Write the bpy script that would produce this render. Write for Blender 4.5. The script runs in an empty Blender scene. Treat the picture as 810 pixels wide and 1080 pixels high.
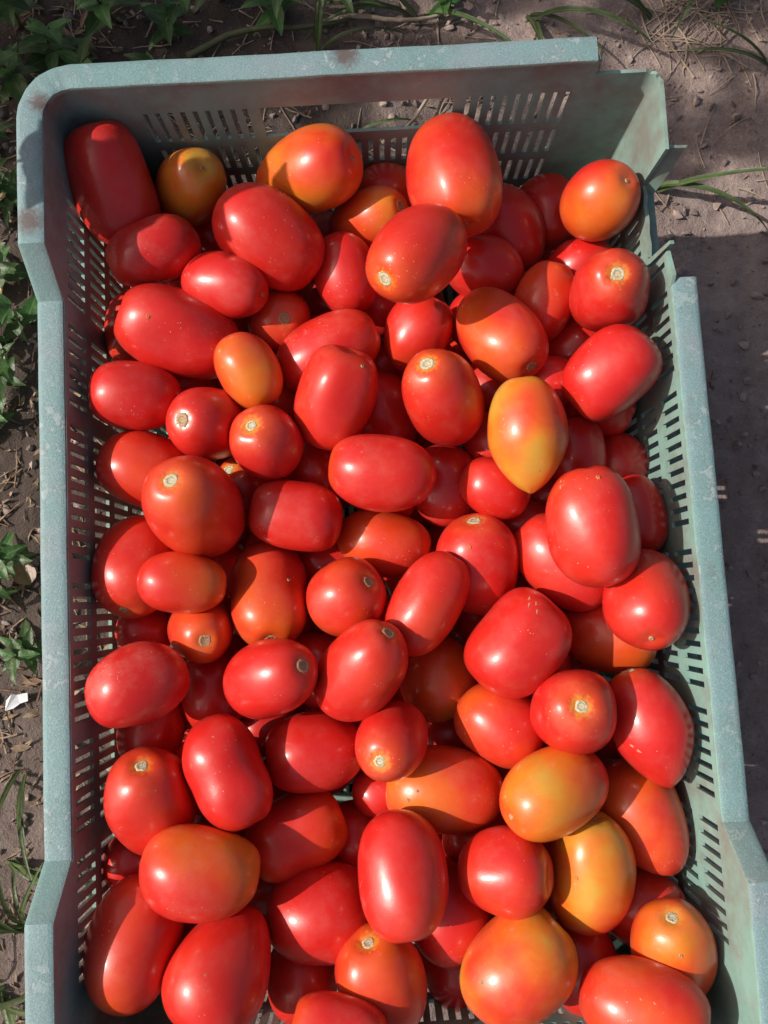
import bpy, bmesh, math, random
import numpy as np
from mathutils import Vector, Matrix, Euler

# ------------------------------------------------------------------ camera, sky, sun, exposure
scene = bpy.context.scene
H = 0.215                       # height of the crate's lower side rim above the ground (metres)
cam_d = bpy.data.cameras.new('camera'); cam = bpy.data.objects.new('camera', cam_d)
scene.collection.objects.link(cam); scene.camera = cam
cam.location = (0.00028, -0.03031, 0.49866 + H)
cam.rotation_euler = (0.10834, 0.00142, -0.0557)
cam_d.sensor_fit = 'VERTICAL'; cam_d.sensor_height = 24.0; cam_d.lens = 900.0 / 1080.0 * 24.0
cam_d.clip_start = 0.01; cam_d.clip_end = 500.0

SUN = Vector((-0.745, 0.055, 0.665)).normalized()
world = bpy.data.worlds.new('World'); scene.world = world; world.use_nodes = True
wn = world.node_tree.nodes; wl = world.node_tree.links
bg = wn['Background']; sky = wn.new('ShaderNodeTexSky'); sky.sky_type = 'NISHITA'; sky.sun_disc = False
sky.dust_density = 6.0; sky.ozone_density = 0.6; sky.sun_elevation = math.asin(SUN.z); sky.sun_rotation = math.atan2(SUN.x, SUN.y)
wl.new(sky.outputs[0], bg.inputs[0]); bg.inputs[1].default_value = 0.088
sd = bpy.data.lights.new('sun', 'SUN'); sd.energy = 4.2; sd.angle = math.radians(0.53); sd.color = (1.0, 0.945, 0.87)
sun = bpy.data.objects.new('sun', sd); scene.collection.objects.link(sun)
sun.rotation_euler = SUN.to_track_quat('Z', 'Y').to_euler(); sun.location = SUN * 5
vs = scene.view_settings; vs.view_transform = 'Standard'; vs.look = 'None'; vs.gamma = 1.0; vs.exposure = 0.12
vs.use_curve_mapping = False
scene.cycles.diffuse_bounces = 6; scene.cycles.max_bounces = 10

# ------------------------------------------------------------------ helpers
COL = scene.collection
rnd = random.Random(7)
def link(name, me, mat=None, parent=None, mtx=None):
    o = bpy.data.objects.new(name, me); COL.objects.link(o)
    if me is not None and mat is not None and not me.materials: me.materials.append(mat)
    if parent is not None: o.parent = parent
    if mtx is not None: o.matrix_local = mtx
    return o
def mesh(name, v, f, smooth=True):
    me = bpy.data.meshes.new(name); me.from_pydata([tuple(p) for p in v], [], f); me.update()
    if smooth: me.polygons.foreach_set('use_smooth', [True] * len(me.polygons))
    if smooth == 'angle': me.set_sharp_from_angle(angle=math.radians(32))
    return me
def tag(o, label, cat, group=None, kind=None):
    if label: o['label'] = label
    if cat: o['category'] = cat
    if group: o['group'] = group
    if kind: o['kind'] = kind
    return o
class NT:
    def __init__(s, name):
        s.m = bpy.data.materials.new(name); s.m.use_nodes = True
        s.t = s.m.node_tree; s.n = s.t.nodes; s.bsdf = s.n['Principled BSDF']; s.out = s.n['Material Output']
    def put(s, sock, val):
        if isinstance(val, bpy.types.NodeSocket): s.t.links.new(val, sock)
        elif val is not None: sock.default_value = val
    def node(s, typ, ins=None, **kw):
        n = s.n.new(typ)
        for k, v in kw.items(): setattr(n, k, v)
        for k, v in (ins or {}).items(): s.put(n.inputs[k], v)
        return n
    def math(s, op, a, b=None, clamp=False):
        n = s.node('ShaderNodeMath', operation=op, use_clamp=clamp); s.put(n.inputs[0], a)
        if b is not None: s.put(n.inputs[1], b)
        return n.outputs[0]
    def step(s, x, lo, hi, a=0.0, b=1.0):
        n = s.node('ShaderNodeMapRange', interpolation_type='SMOOTHSTEP'); s.put(n.inputs[0], x)
        for i, v in enumerate((lo, hi, a, b)): s.put(n.inputs[1 + i], v)
        return n.outputs[0]
    def mix(s, fac, a, b, blend='MIX'):
        n = s.node('ShaderNodeMix', data_type='RGBA', blend_type=blend)
        s.put(n.inputs[0], fac); s.put(n.inputs[6], a); s.put(n.inputs[7], b); return n.outputs[2]
    def noise(s, vec, scale, detail=3.0, rough=0.55, dist=0.0):
        n = s.node('ShaderNodeTexNoise'); s.put(n.inputs['Vector'], vec)
        n.inputs['Scale'].default_value = scale; n.inputs['Detail'].default_value = detail
        n.inputs['Roughness'].default_value = rough; n.inputs['Distortion'].default_value = dist
        return n.outputs[0]
    def voro(s, vec, scale, feature='F1', out=0, rnd=1.0):
        n = s.node('ShaderNodeTexVoronoi', feature=feature); s.put(n.inputs['Vector'], vec)
        n.inputs['Scale'].default_value = scale; n.inputs['Randomness'].default_value = rnd; return n.outputs[out]
    def ramp(s, x, stops):
        n = s.node('ShaderNodeValToRGB'); s.put(n.inputs[0], x); e = n.color_ramp.elements
        while len(e) < len(stops): e.new(0.5)
        for q, (p, c) in zip(e, stops): q.position = p; q.color = (*c, 1)
        return n.outputs[0]
    def bump(s, h, strength, dist=0.001, normal=None):
        n = s.node('ShaderNodeBump'); n.inputs['Strength'].default_value = strength
        n.inputs['Distance'].default_value = dist; s.put(n.inputs['Height'], h)
        if normal is not None: s.put(n.inputs['Normal'], normal)
        return n.outputs[0]
def rgb(r, g, b): return (r, g, b, 1.0)

# ------------------------------------------------------------------ materials
def tomato_skin():
    t = NT('tomato_skin'); oi = t.node('ShaderNodeObjectInfo')
    tc = t.node('ShaderNodeTexCoord')
    off = t.math('MULTIPLY', oi.outputs['Random'], 13.7)
    vec = t.node('ShaderNodeVectorMath', {0: tc.outputs['Object'], 1: off}, operation='ADD').outputs[0]
    sep = t.node('ShaderNodeSeparateColor', {0: oi.outputs['Color']})
    ripe, star, dust = sep.outputs[0], sep.outputs[1], sep.outputs[2]
    al = t.node('ShaderNodeAttribute', attribute_name='along').outputs['Fac']
    rad = t.node('ShaderNodeAttribute', attribute_name='polar').outputs['Fac']     # metres from the stem end
    n1 = t.noise(vec, 22, 2.0); n2 = t.noise(vec, 95, 3.0, 0.6); n3 = t.noise(vec, 11, 1.0)
    amp = t.math('ADD', t.math('MULTIPLY', ripe, 1.9), 0.24)
    var = t.math('MULTIPLY', t.math('SUBTRACT', n1, 0.5), amp)
    var = t.math('ADD', var, t.math('MULTIPLY', t.math('SUBTRACT', n3, 0.5), amp))
    var = t.math('ADD', var, t.math('MULTIPLY', t.math('SUBTRACT', n2, 0.5), 0.12))
    n4 = t.noise(vec, 48, 4.0, 0.6, 0.6)
    var = t.math('ADD', var, t.math('MULTIPLY', t.math('SUBTRACT', n4, 0.5), t.math('MULTIPLY', ripe, 0.9)))
    var = t.math('SUBTRACT', var, t.math('MULTIPLY', ripe, 0.12))
    sh = t.math('MULTIPLY', t.step(al, 0.25, 1.0), t.math('ADD', 0.03, t.math('MULTIPLY', ripe, 0.22)))
    r = t.math('ADD', t.math('ADD', ripe, var), sh, True)
    col = t.ramp(r, [(0.0, (0.565, 0.015, 0.011)), (0.16, (0.595, 0.025, 0.012)), (0.34, (0.64, 0.054, 0.013)),
                     (0.55, (0.66, 0.105, 0.012)), (0.78, (0.64, 0.185, 0.016)), (1.0, (0.55, 0.285, 0.035))])
    # yellow star round the stem scar
    ang = t.noise(vec, 420, 2.0, 0.5)
    srad = t.math('ADD', rad, t.math('MULTIPLY', t.math('SUBTRACT', ang, 0.5), 0.009))
    sm = t.math('MULTIPLY', t.step(srad, 0.0040, 0.0085, 1.0, 0.0), star, True)
    col = t.mix(sm, col, rgb(0.62, 0.30, 0.03))
    sm2 = t.math('MULTIPLY', t.step(srad, 0.010, 0.022, 0.42, 0.0), star, True)
    col = t.mix(sm2, col, rgb(0.60, 0.13, 0.015))
    # corky flecks
    vd = t.voro(vec, 330); vmask = t.step(t.noise(vec, 38, 2.0), 0.53, 0.66)
    fl = t.math('MULTIPLY', t.step(vd, 0.07, 0.16, 1.0, 0.0), vmask)
    col = t.mix(t.math('MULTIPLY', fl, 0.65), col, rgb(0.74, 0.42, 0.26))
    vd2 = t.voro(vec, 74); fl2 = t.math('MULTIPLY', t.step(vd2, 0.035, 0.06, 1.0, 0.0), t.step(t.noise(vec, 21, 1.0), 0.52, 0.6))
    col = t.mix(t.math('MULTIPLY', fl2, 0.8), col, rgb(0.30, 0.17, 0.08))
    # dusty film: dulls and greys the wax in patches
    dn = t.step(t.noise(vec, 52, 6.0, 0.68), 0.42, 0.75)
    dn = t.math('MULTIPLY', dn, t.math('ADD', 0.16, t.math('MULTIPLY', dust, 0.7)))
    col = t.mix(t.math('MULTIPLY', dn, 0.26), col, rgb(0.54, 0.32, 0.26))
    sc = t.noise(vec, 900, 2.0, 0.6)
    spk = t.math('MULTIPLY', t.step(sc, 0.66, 0.74), dn)
    col = t.mix(t.math('MULTIPLY', spk, 0.55), col, rgb(0.66, 0.48, 0.42))
    t.put(t.bsdf.inputs['Base Color'], col)
    rough = t.math('ADD', 0.36, t.math('MULTIPLY', dn, 0.30))
    rough = t.math('ADD', rough, t.math('MULTIPLY', t.math('SUBTRACT', n2, 0.5), 0.10))
    t.put(t.bsdf.inputs['Roughness'], rough)
    t.bsdf.inputs['IOR'].default_value = 1.46
    t.put(t.bsdf.inputs['Coat Weight'], t.math('SUBTRACT', 0.42, t.math('MULTIPLY', dn, 0.9), True))
    t.put(t.bsdf.inputs['Coat Roughness'], t.math('ADD', 0.13, t.math('MULTIPLY', n2, 0.10)))
    h = t.math('ADD', t.math('MULTIPLY', t.noise(vec, 60, 2.0), 1.0), t.math('MULTIPLY', fl, 0.18))
    h2 = t.bump(h, 0.35, 0.0011); h3 = t.bump(sc, 0.10, 0.0005, h2)
    t.put(t.bsdf.inputs['Normal'], h3)
    return t.m
def cork(name, a, b, c):
    t = NT(name); tc = t.node('ShaderNodeTexCoord').outputs['Object']
    d = t.node('ShaderNodeVectorMath', {0: tc}, operation='LENGTH').outputs['Value']
    n = t.noise(tc, 1400, 3.0, 0.6)
    ring = t.math('SINE', t.math('ADD', t.math('MULTIPLY', d, 2900.0), t.math('MULTIPLY', n, 3.0)))
    col = t.mix(t.step(n, 0.35, 0.65), a, b); col = t.mix(t.step(ring, 0.35, 0.95, 0.0, 0.75), col, c)
    t.put(t.bsdf.inputs['Base Color'], col); t.bsdf.inputs['Roughness'].default_value = 0.85
    t.put(t.bsdf.inputs['Normal'], t.bump(n, 0.6, 0.0006)); return t.m
def crate_plastic(name, rim):
    t = NT(name); tc = t.node('ShaderNodeTexCoord').outputs['Object']
    n1 = t.noise(tc, 9, 4.0, 0.6); n2 = t.noise(tc, 70, 5.0, 0.65); n3 = t.noise(tc, 900, 2.0, 0.6)
    geo = t.node('ShaderNodeNewGeometry'); nz = t.node('ShaderNodeSeparateXYZ', {0: geo.outputs['Normal']}).outputs[2]
    up = t.step(nz, 0.35, 0.85)
    col = t.mix(t.step(n1, 0.35, 0.65), rgb(0.215, 0.475, 0.41), rgb(0.255, 0.52, 0.45))
    col = t.mix(t.step(n2, 0.50, 0.74, 0.0, 0.45), col, rgb(0.37, 0.54, 0.48))
    # scratches
    st = t.node('ShaderNodeMapping', {0: tc}); st.inputs['Scale'].default_value = (26, 260, 30); st.inputs['Rotation'].default_value = (0.4, 0.2, 0.7)
    scr = t.noise(st.outputs[0], 3.0, 2.0); col = t.mix(t.step(scr, 0.69, 0.73, 0.0, 0.45), col, rgb(0.46, 0.56, 0.53))
    # earth rubbed into the plastic
    dirt = t.step(t.noise(tc, 17, 6.0, 0.7), 0.36, 0.70, 0.34, 0.84)
    col = t.mix(dirt, col, rgb(0.17, 0.118, 0.10))
    if rim:
        px = t.node('ShaderNodeSeparateXYZ', {0: tc})
        # sun-bleached, chalky top: grey-blue with pale grains and flaking patches
        base = t.mix(t.step(n1, 0.38, 0.62), rgb(0.165, 0.258, 0.28), rgb(0.145, 0.262, 0.268))
        base = t.mix(t.step(t.noise(tc, 24, 3.0), 0.45, 0.7, 0.0, 0.7), base, rgb(0.215, 0.255, 0.285))
        g = t.noise(tc, 1050, 2.0, 0.75); base = t.mix(t.step(g, 0.50, 0.70, 0.0, 0.34), base, rgb(0.46, 0.53, 0.545))
        base = t.mix(t.step(g, 0.42, 0.30, 0.0, 0.55), base, rgb(0.075, 0.135, 0.14))
        fk = t.noise(tc, 130, 8.0, 0.64, 0.4); ms = t.step(t.noise(tc, 17, 3.0), 0.47, 0.60)
        flake = t.math('MULTIPLY', t.step(fk, 0.545, 0.56), ms); edge = t.math('MULTIPLY', t.math('MULTIPLY', t.step(fk, 0.525, 0.545), t.step(fk, 0.575, 0.555)), ms)
        base = t.mix(t.math('MULTIPLY', flake, 0.42), base, rgb(0.44, 0.485, 0.50))
        base = t.mix(t.math('MULTIPLY', edge, 0.6), base, rgb(0.09, 0.14, 0.145))
        base = t.mix(t.step(t.noise(tc, 31, 7.0, 0.72), 0.52, 0.72, 0.0, 0.55), base, rgb(0.135, 0.135, 0.125))
        col = t.mix(t.math('MULTIPLY', up, 0.9), col, base)
        # old dabs of mud stuck on the rim
        for (x, y, rr) in ((-0.186, 0.273, 0.0045), (-0.193, 0.201, 0.006), (-0.005, 0.293, 0.006), (-0.187, -0.31, 0.005)):
            dd = t.node('ShaderNodeVectorMath', {0: tc, 1: (x, y, 0.027 if abs(y) > .18 else 0.0)}, operation='DISTANCE').outputs['Value']
            dd = t.math('ADD', dd, t.math('MULTIPLY', t.math('SUBTRACT', t.noise(tc, 330, 4.0, 0.7), 0.5), 0.010))
            col = t.mix(t.step(dd, rr * 0.45, rr * 2.0, 0.88, 0.0), col, rgb(0.10, 0.065, 0.06))
    t.put(t.bsdf.inputs['Base Color'], col)
    t.put(t.bsdf.inputs['Roughness'], t.math('ADD', 0.46, t.math('MULTIPLY', n2, 0.3)))
    t.bsdf.inputs['IOR'].default_value = 1.45
    h = t.math('ADD', t.math('MULTIPLY', n2, 0.6), t.math('MULTIPLY', n3, 0.4))
    t.put(t.bsdf.inputs['Normal'], t.bump(h, 0.5 if rim else 0.22, 0.0012)); return t.m
def soil():
    t = NT('soil'); tc = t.node('ShaderNodeTexCoord').outputs['Object']
    n1 = t.noise(tc, 7, 5.0, 0.6); n2 = t.noise(tc, 60, 6.0, 0.7); n3 = t.noise(tc, 420, 4.0, 0.7)
    col = t.mix(t.step(n1, 0.35, 0.65), rgb(0.25, 0.185, 0.165), rgb(0.31, 0.235, 0.21))
    col = t.mix(t.step(n2, 0.45, 0.72, 0.0, 0.75), col, rgb(0.40, 0.315, 0.28))
    col = t.mix(t.step(n2, 0.45, 0.28, 0.0, 0.7), col, rgb(0.155, 0.11, 0.098))
    col = t.mix(t.step(n3, 0.56, 0.72, 0.0, 0.5), col, rgb(0.44, 0.36, 0.32))
    col = t.mix(t.step(n3, 0.42, 0.26, 0.0, 0.7), col, rgb(0.11, 0.078, 0.07))
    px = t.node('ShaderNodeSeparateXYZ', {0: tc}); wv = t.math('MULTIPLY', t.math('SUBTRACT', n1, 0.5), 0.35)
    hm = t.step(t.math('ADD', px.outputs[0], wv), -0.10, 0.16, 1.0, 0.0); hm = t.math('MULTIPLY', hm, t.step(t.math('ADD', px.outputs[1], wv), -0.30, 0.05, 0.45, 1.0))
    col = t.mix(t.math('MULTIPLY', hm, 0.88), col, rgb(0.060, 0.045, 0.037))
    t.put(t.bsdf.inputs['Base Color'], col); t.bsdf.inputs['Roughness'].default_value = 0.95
    t.bsdf.inputs['Specular IOR Level'].default_value = 0.15
    hb = t.bump(n2, 0.9, 0.006); t.put(t.bsdf.inputs['Normal'], t.bump(n3, 0.8, 0.0016, hb)); return t.m
def simple(name, a, b, scale, rough=0.8, bump=0.3, rndmix=0.0):
    t = NT(name); tc = t.node('ShaderNodeTexCoord').outputs['Object']; n = t.noise(tc, scale, 5.0, 0.65)
    col = t.mix(t.step(n, 0.35, 0.65), a, b)
    if rndmix:
        oi = t.node('ShaderNodeObjectInfo').outputs['Random']
        hs = t.node('ShaderNodeHueSaturation', {'Color': col, 'Value': t.math('ADD', 1 - rndmix, t.math('MULTIPLY', oi, 2 * rndmix))}); col = hs.outputs[0]
    t.put(t.bsdf.inputs['Base Color'], col); t.bsdf.inputs['Roughness'].default_value = rough
    t.put(t.bsdf.inputs['Normal'], t.bump(n, bump, 0.002)); return t.m
def leaf_mat(name, a, b, trans=0.35):
    t = NT(name); tc = t.node('ShaderNodeTexCoord').outputs['Object']; oi = t.node('ShaderNodeObjectInfo').outputs['Random']
    n = t.noise(tc, 130, 4.0, 0.6); w = t.node('ShaderNodeSeparateXYZ', {0: tc}).outputs[0]
    col = t.mix(t.step(n, 0.3, 0.7), a, b)
    mid = t.step(t.math('ABSOLUTE', w), 0.0003, 0.0010, 0.55, 0.0)
    col = t.mix(mid, col, rgb(0.16, 0.24, 0.08))
    hs = t.node('ShaderNodeHueSaturation', {'Color': col, 'Value': t.math('ADD', 0.7, t.math('MULTIPLY', oi, 0.6)), 'Hue': t.math('ADD', 0.485, t.math('MULTIPLY', oi, 0.03))})
    col = hs.outputs[0]; t.put(t.bsdf.inputs['Base Color'], col); t.bsdf.inputs['Roughness'].default_value = 0.42
    t.put(t.bsdf.inputs['Normal'], t.bump(n, 0.4, 0.002))
    tr = t.node('ShaderNodeBsdfTranslucent', {0: col}); mx = t.node('ShaderNodeMixShader', {0: trans})
    t.t.links.new(t.bsdf.outputs[0], mx.inputs[1]); t.t.links.new(tr.outputs[0], mx.inputs[2]); t.t.links.new(mx.outputs[0], t.out.inputs[0])
    return t.m
M_SKIN = tomato_skin()
M_PALE = cork('stem_cork_pale', rgb(0.42, 0.35, 0.20), rgb(0.60, 0.55, 0.41), rgb(0.22, 0.18, 0.10))
M_BROWN = cork('stem_cork_brown', rgb(0.34, 0.20, 0.11), rgb(0.46, 0.33, 0.19), rgb(0.22, 0.13, 0.07))
M_FLECK = cork('orange_fleck', rgb(0.55, 0.16, 0.03), rgb(0.62, 0.24, 0.06), rgb(0.5, 0.12, 0.03))
M_TAN = cork('tan_scratch', rgb(0.50, 0.20, 0.12), rgb(0.56, 0.33, 0.22), rgb(0.42, 0.12, 0.08))
M_WALL = crate_plastic('crate_plastic', False); M_RIM = crate_plastic('crate_rim_plastic', True)
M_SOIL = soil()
M_CLOD = simple('soil_clod', rgb(0.19, 0.14, 0.122), rgb(0.36, 0.28, 0.25), 90, 0.95, 0.6)
M_LITTER = simple('dry_litter', rgb(0.13, 0.075, 0.045), rgb(0.34, 0.25, 0.17), 60, 0.9, 0.4)
M_STRAW = simple('dry_straw', rgb(0.26, 0.19, 0.14), rgb(0.42, 0.33, 0.25), 60, 0.85, 0.3)
M_STEM = simple('green_stem', rgb(0.075, 0.10, 0.035), rgb(0.13, 0.13, 0.06), 80, 0.6, 0.3, 0.3)
M_LEAF = leaf_mat('weed_leaf', rgb(0.045, 0.105, 0.028), rgb(0.075, 0.155, 0.040))
M_PLEAF = leaf_mat('pale_weed_leaf', rgb(0.17, 0.24, 0.13), rgb(0.24, 0.31, 0.18))
M_GRASS = leaf_mat('grass_blade', rgb(0.050, 0.078, 0.026), rgb(0.085, 0.112, 0.040))
M_BARK = simple('tree_bark', rgb(0.09, 0.065, 0.05), rgb(0.19, 0.15, 0.115), 40, 0.95, 0.8)
M_SCRAP = simple('white_scrap', rgb(0.62, 0.62, 0.64), rgb(0.75, 0.75, 0.77), 80, 0.5, 0.3)
M_DRYLEAF = leaf_mat('dry_leaf', rgb(0.30, 0.19, 0.09), rgb(0.42, 0.28, 0.14), 0.2)

# ------------------------------------------------------------------ ground
def fbm(x, y):
    return (0.0065 * np.sin(7.3 * x + 1.1) * np.cos(6.1 * y - .4) + 0.004 * np.sin(17 * x + 9 * y) * np.cos(14 * y - 11 * x + 2)
            + 0.0024 * np.sin(41 * x - 23 * y + 1) * np.cos(37 * y + 19 * x) + 0.0013 * np.sin(93 * x + 51 * y) * np.cos(88 * y - 61 * x + .7))
def gz(x, y):
    """ground height: flat where the crate stands, lumpy elsewhere"""
    x = np.asarray(x, float); y = np.asarray(y, float)
    m = np.clip(np.maximum((np.abs(x) - 0.17) / 0.06, (np.abs(y) - 0.27) / 0.06), 0, 1)
    far = np.clip((np.hypot(x, y) - 1.0) / 2.0, 0, 1)
    return (fbm(x, y) * (1 - .5 * far) - 0.004) * m - 0.002
def axis(a, b, fine, reach):
    core = np.arange(a, b + 1e-6, fine); out = []; s = fine; p = b
    while p < reach: s *= 1.22; p += s; out.append(p)
    lo = []; s = fine; p = a
    while p > -reach: s *= 1.22; p -= s; lo.append(p)
    return np.concatenate([lo[::-1], core, out])
gx = axis(-0.62, 0.62, 0.005, 120); gy = axis(-0.60, 0.80, 0.005, 120)
GX, GY = np.meshgrid(gx, gy)
rng = np.random.default_rng(3)
fine = (np.abs(GX) < .62) & (np.abs(GY) < .8)
GZ = gz(GX, GY) + fine * rng.normal(0, 0.0006, GX.shape)
gv = np.stack([GX, GY, GZ], -1).reshape(-1, 3); nx, ny = len(gx), len(gy)
ii = (np.arange(ny - 1)[:, None] * nx + np.arange(nx - 1)[None, :]).reshape(-1)
gf = np.stack([ii, ii + 1, ii + nx + 1, ii + nx], 1)
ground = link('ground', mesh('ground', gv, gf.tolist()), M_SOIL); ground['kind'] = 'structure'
ICO = None
def ico():
    bm = bmesh.new(); bmesh.ops.create_icosphere(bm, subdivisions=1, radius=1.0)
    v = np.array([p.co[:] for p in bm.verts]); f = [[q.index for q in p.verts] for p in bm.faces]; bm.free(); return v, f
IV, IF = ico()
def rotm(r): return np.array(Euler((r.uniform(0, 6.3), r.uniform(0, 6.3), r.uniform(0, 6.3))).to_matrix())
def outside(x, y, mx=.205, my=.302): return abs(x) > mx or abs(y) > my
def scatter_clods(n, name, label, smin, smax, area, seed, mat, kind='stuff'):
    r = random.Random(seed); g = np.random.default_rng(seed); V = []; Fc = []
    while n > 0:
        x = r.uniform(area[0], area[1]); y = r.uniform(area[2], area[3])
        if not outside(x, y): continue
        n -= 1; s = smin + (smax - smin) * r.random() ** 6
        v = IV * (1 + g.normal(0, .2, (len(IV), 1))) * s * np.array([1, r.uniform(.6, 1), r.uniform(.3, .65)])
        v = v @ rotm(r).T; v = v + np.array([x, y, float(gz(x, y)) + s * .25]); b = len(V)
        V.extend(v.tolist()); Fc.extend([[i + b for i in f] for f in IF])
    o = link(name, mesh(name, V, Fc, False), mat); tag(o, label, 'soil', kind=kind); return o
scatter_clods(9000, 'soil_crumbs', 'brown crumbs and clods of earth strewn over the bare ground', 0.0007, .0062, (-.45, .5, -.5, .65), 11, M_CLOD)

# ------------------------------------------------------------------ the crate
TAPER = .07; XI, YI, RC, TH = .1835, .281, .008, .0022
HI = .0275; YK, YS = .163, .1876
ZB = -.207
def wx(z): return XI + TAPER * z
def wy(z): return YI + TAPER * z
ROWS = [(-.006, -.031), (-.040, -.064), (-.073, -.097), (-.106, -.130), (-.139, -.163), (-.172, -.194)]
ZS = sorted([ZB] + [z for r in ROWS for z in r])           # breakpoints; the top edge follows
def is_row(z): return any(b < z < a for a, b in ROWS)
def panel(us, zs, top, solid, mapf):
    """slotted sheet of thickness TH: a grid of cells, solid ones become closed boxes joined edge to edge"""
    nu, nz = len(us) - 1, len(zs)
    sol = [[solid((us[i] + us[i + 1]) / 2, zs[j], zs[j + 1] if j + 1 < nz else None) for j in range(nz)] for i in range(nu)]
    V = []; idx = {}; Fc = []
    def vid(i, j, k):
        key = (i, j, k)
        if key not in idx:
            u = us[i]; z = zs[j] if j < nz else top(u)
            idx[key] = len(V); V.append(mapf(u, z, k * TH))
        return idx[key]
    S = lambda i, j: 0 <= i < nu and 0 <= j < nz and sol[i][j]
    for i in range(nu):
        for j in range(nz):
            if not sol[i][j]: continue
            a, b, c, d = (i, j), (i + 1, j), (i + 1, j + 1), (i, j + 1)
            Fc.append([vid(*q, 0) for q in (a, b, c, d)]); Fc.append([vid(*q, 1) for q in (d, c, b, a)])
            for (p, q, ok) in ((a, b, S(i, j - 1)), (b, c, S(i + 1, j)), (c, d, S(i, j + 1)), (d, a, S(i - 1, j))):
                if not ok: Fc.append([vid(*q, 0), vid(*p, 0), vid(*p, 1), vid(*q, 1)])
    return V, Fc
def slots(groups, pitch=.0078, w=.0034):
    s = []
    for (c0, n) in groups:
        for k in range(n): s.append((c0 + k * pitch - w / 2, c0 + k * pitch + w / 2))
    return s
SIDE = slots([(-.2304, 9), (-.1495, 7), (-.087, 11), (.009, 11), (.1027, 7), (.168, 9)])
ENDR = slots([(-.1326, 9), (.0702, 9)]); ENDM = slots([(-.0546, 15)])
def in_slot(u, L): return any(a < u < b for a, b in L)
crate = bpy.data.objects.new('harvest_crate', None); COL.objects.link(crate); crate.location = (0, 0, H)
tag(crate, 'weathered blue-green slotted plastic crate full of tomatoes, one rim corner broken', 'crate')
def ztop(y):
    y = abs(y); return 0 if y < YK else HI if y > YS else HI * (y - YK) / (YS - YK)
def cpart(name, V, Fc, mat=M_WALL, smooth='angle', label=None):
    o = link(name, mesh(name, V, Fc, smooth), mat, crate)
    if label: o['label'] = label
    return o
def side_us(extra=()):
    e = [YI - RC, -(YI - RC), YK, -YK, YS, -YS] + [q for s in SIDE for q in s] + list(extra)
    return sorted(set(round(q, 5) for q in e))
def side_map(sx):
    def f(u, z, n): return (sx * (wx(z) + n), u * (wy(z) - RC) / (YI - RC), z)
    return f
def solid_side(u, z0, z1):
    if z1 is not None and is_row((z0 + z1) / 2) and in_slot(u, SIDE): return False
    return True
V, Fc = panel(side_us(), ZS, lambda u: ztop(u) - .0012, solid_side, side_map(-1)); cpart('side_wall', V, Fc)
TORN0, TORN1 = .1735, .2323
def solid_right(u, z0, z1):
    if not solid_side(u, z0, z1): return False
    if TORN0 < u < TORN1:
        if z1 is None: return u < .1741
        if z0 > -.0315: return u < .1741 or abs(u - .1797) < .0021 and False or abs(u - .1719) < .0021
    if u > TORN1 and z1 is None: return True
    return True
def top_right(u):
    if u > .2: return .0115 + .0012 * math.sin(u * 700)
    if u > .1565: return .0042 - (u - .1565) * .3
    return ztop(u) - .0012
V, Fc = panel(side_us((TORN0, TORN1, .157)), ZS, top_right, solid_right, side_map(1))
cpart('side_wall', V, Fc, label='right slotted wall with its top torn away near the far corner')
def end_map(sy):
    def f(u, z, n): return (u * (wx(z) - RC) / (XI - RC), sy * (wy(z) + n), z)
    return f
def end_panel(sy, top, broken):
    us = sorted(set(round(q, 5) for q in [XI - RC, -(XI - RC), 0.061, -.061, .144, .1446] + [q for s in ENDR + ENDM for q in s]))
    def solid(u, z0, z1):
        if z1 is None: return True
        zm = (z0 + z1) / 2
        if ROWS[0][1] < zm < ROWS[0][0]: return not (abs(u) < .061 or in_slot(u, ENDR))
        if is_row(zm): return not (in_slot(u, ENDR) or in_slot(u, ENDM))
        return True
    return panel(us, [z if z != -.006 else -.002 for z in ZS], top, solid, end_map(sy))
V, Fc = end_panel(1, lambda u: HI - .0012 if u < .1441 else .0125, True)
cpart('end_wall', V, Fc, label='far end wall with an open grip hole between slots')
V, Fc = end_panel(-1, lambda u: HI - .0012, False); cpart('end_wall', V, Fc)
def corner(sx, sy, topf):
    us = [i / 8 * math.pi / 2 for i in range(9)]
    def mp(u, z, n):
        return (sx * (wx(z) - RC + (RC + n) * math.cos(u)), sy * (wy(z) - RC + (RC + n) * math.sin(u)), z)
    return panel(us, [ZB, -.1, -.03], topf, lambda *a: True, mp)
for sx, sy in ((-1, 1), (-1, -1), (1, -1), (1, 1)):
    V, Fc = corner(sx, sy, (lambda u: HI - .0012) if (sx, sy) != (1, 1) else (lambda u: .0118 + .0009 * math.sin(u * 9)))
    cpart('corner_post', V, Fc, label='broken corner post without its rim' if (sx, sy) == (1, 1) else None)
# floor grid
fu = sorted(set(round(q, 5) for q in [.168, -.168] + [q for s in slots([(-.1521, 40)]) for q in s]))
fz = [-.262, -.24, -.2, -.178, -.138, -.116, -.076, -.054, -.014, .014, .054, .076, .116, .138, .178, .2, .24]
V, Fc = panel(fu, fz, lambda u: .262, lambda u, a, b: not (in_slot(u, slots([(-.1521, 40)])) and b is not None and (b - a) > .03),
              lambda u, z, n: (u, z, ZB + n)); cpart('floor', V, Fc)
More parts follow.
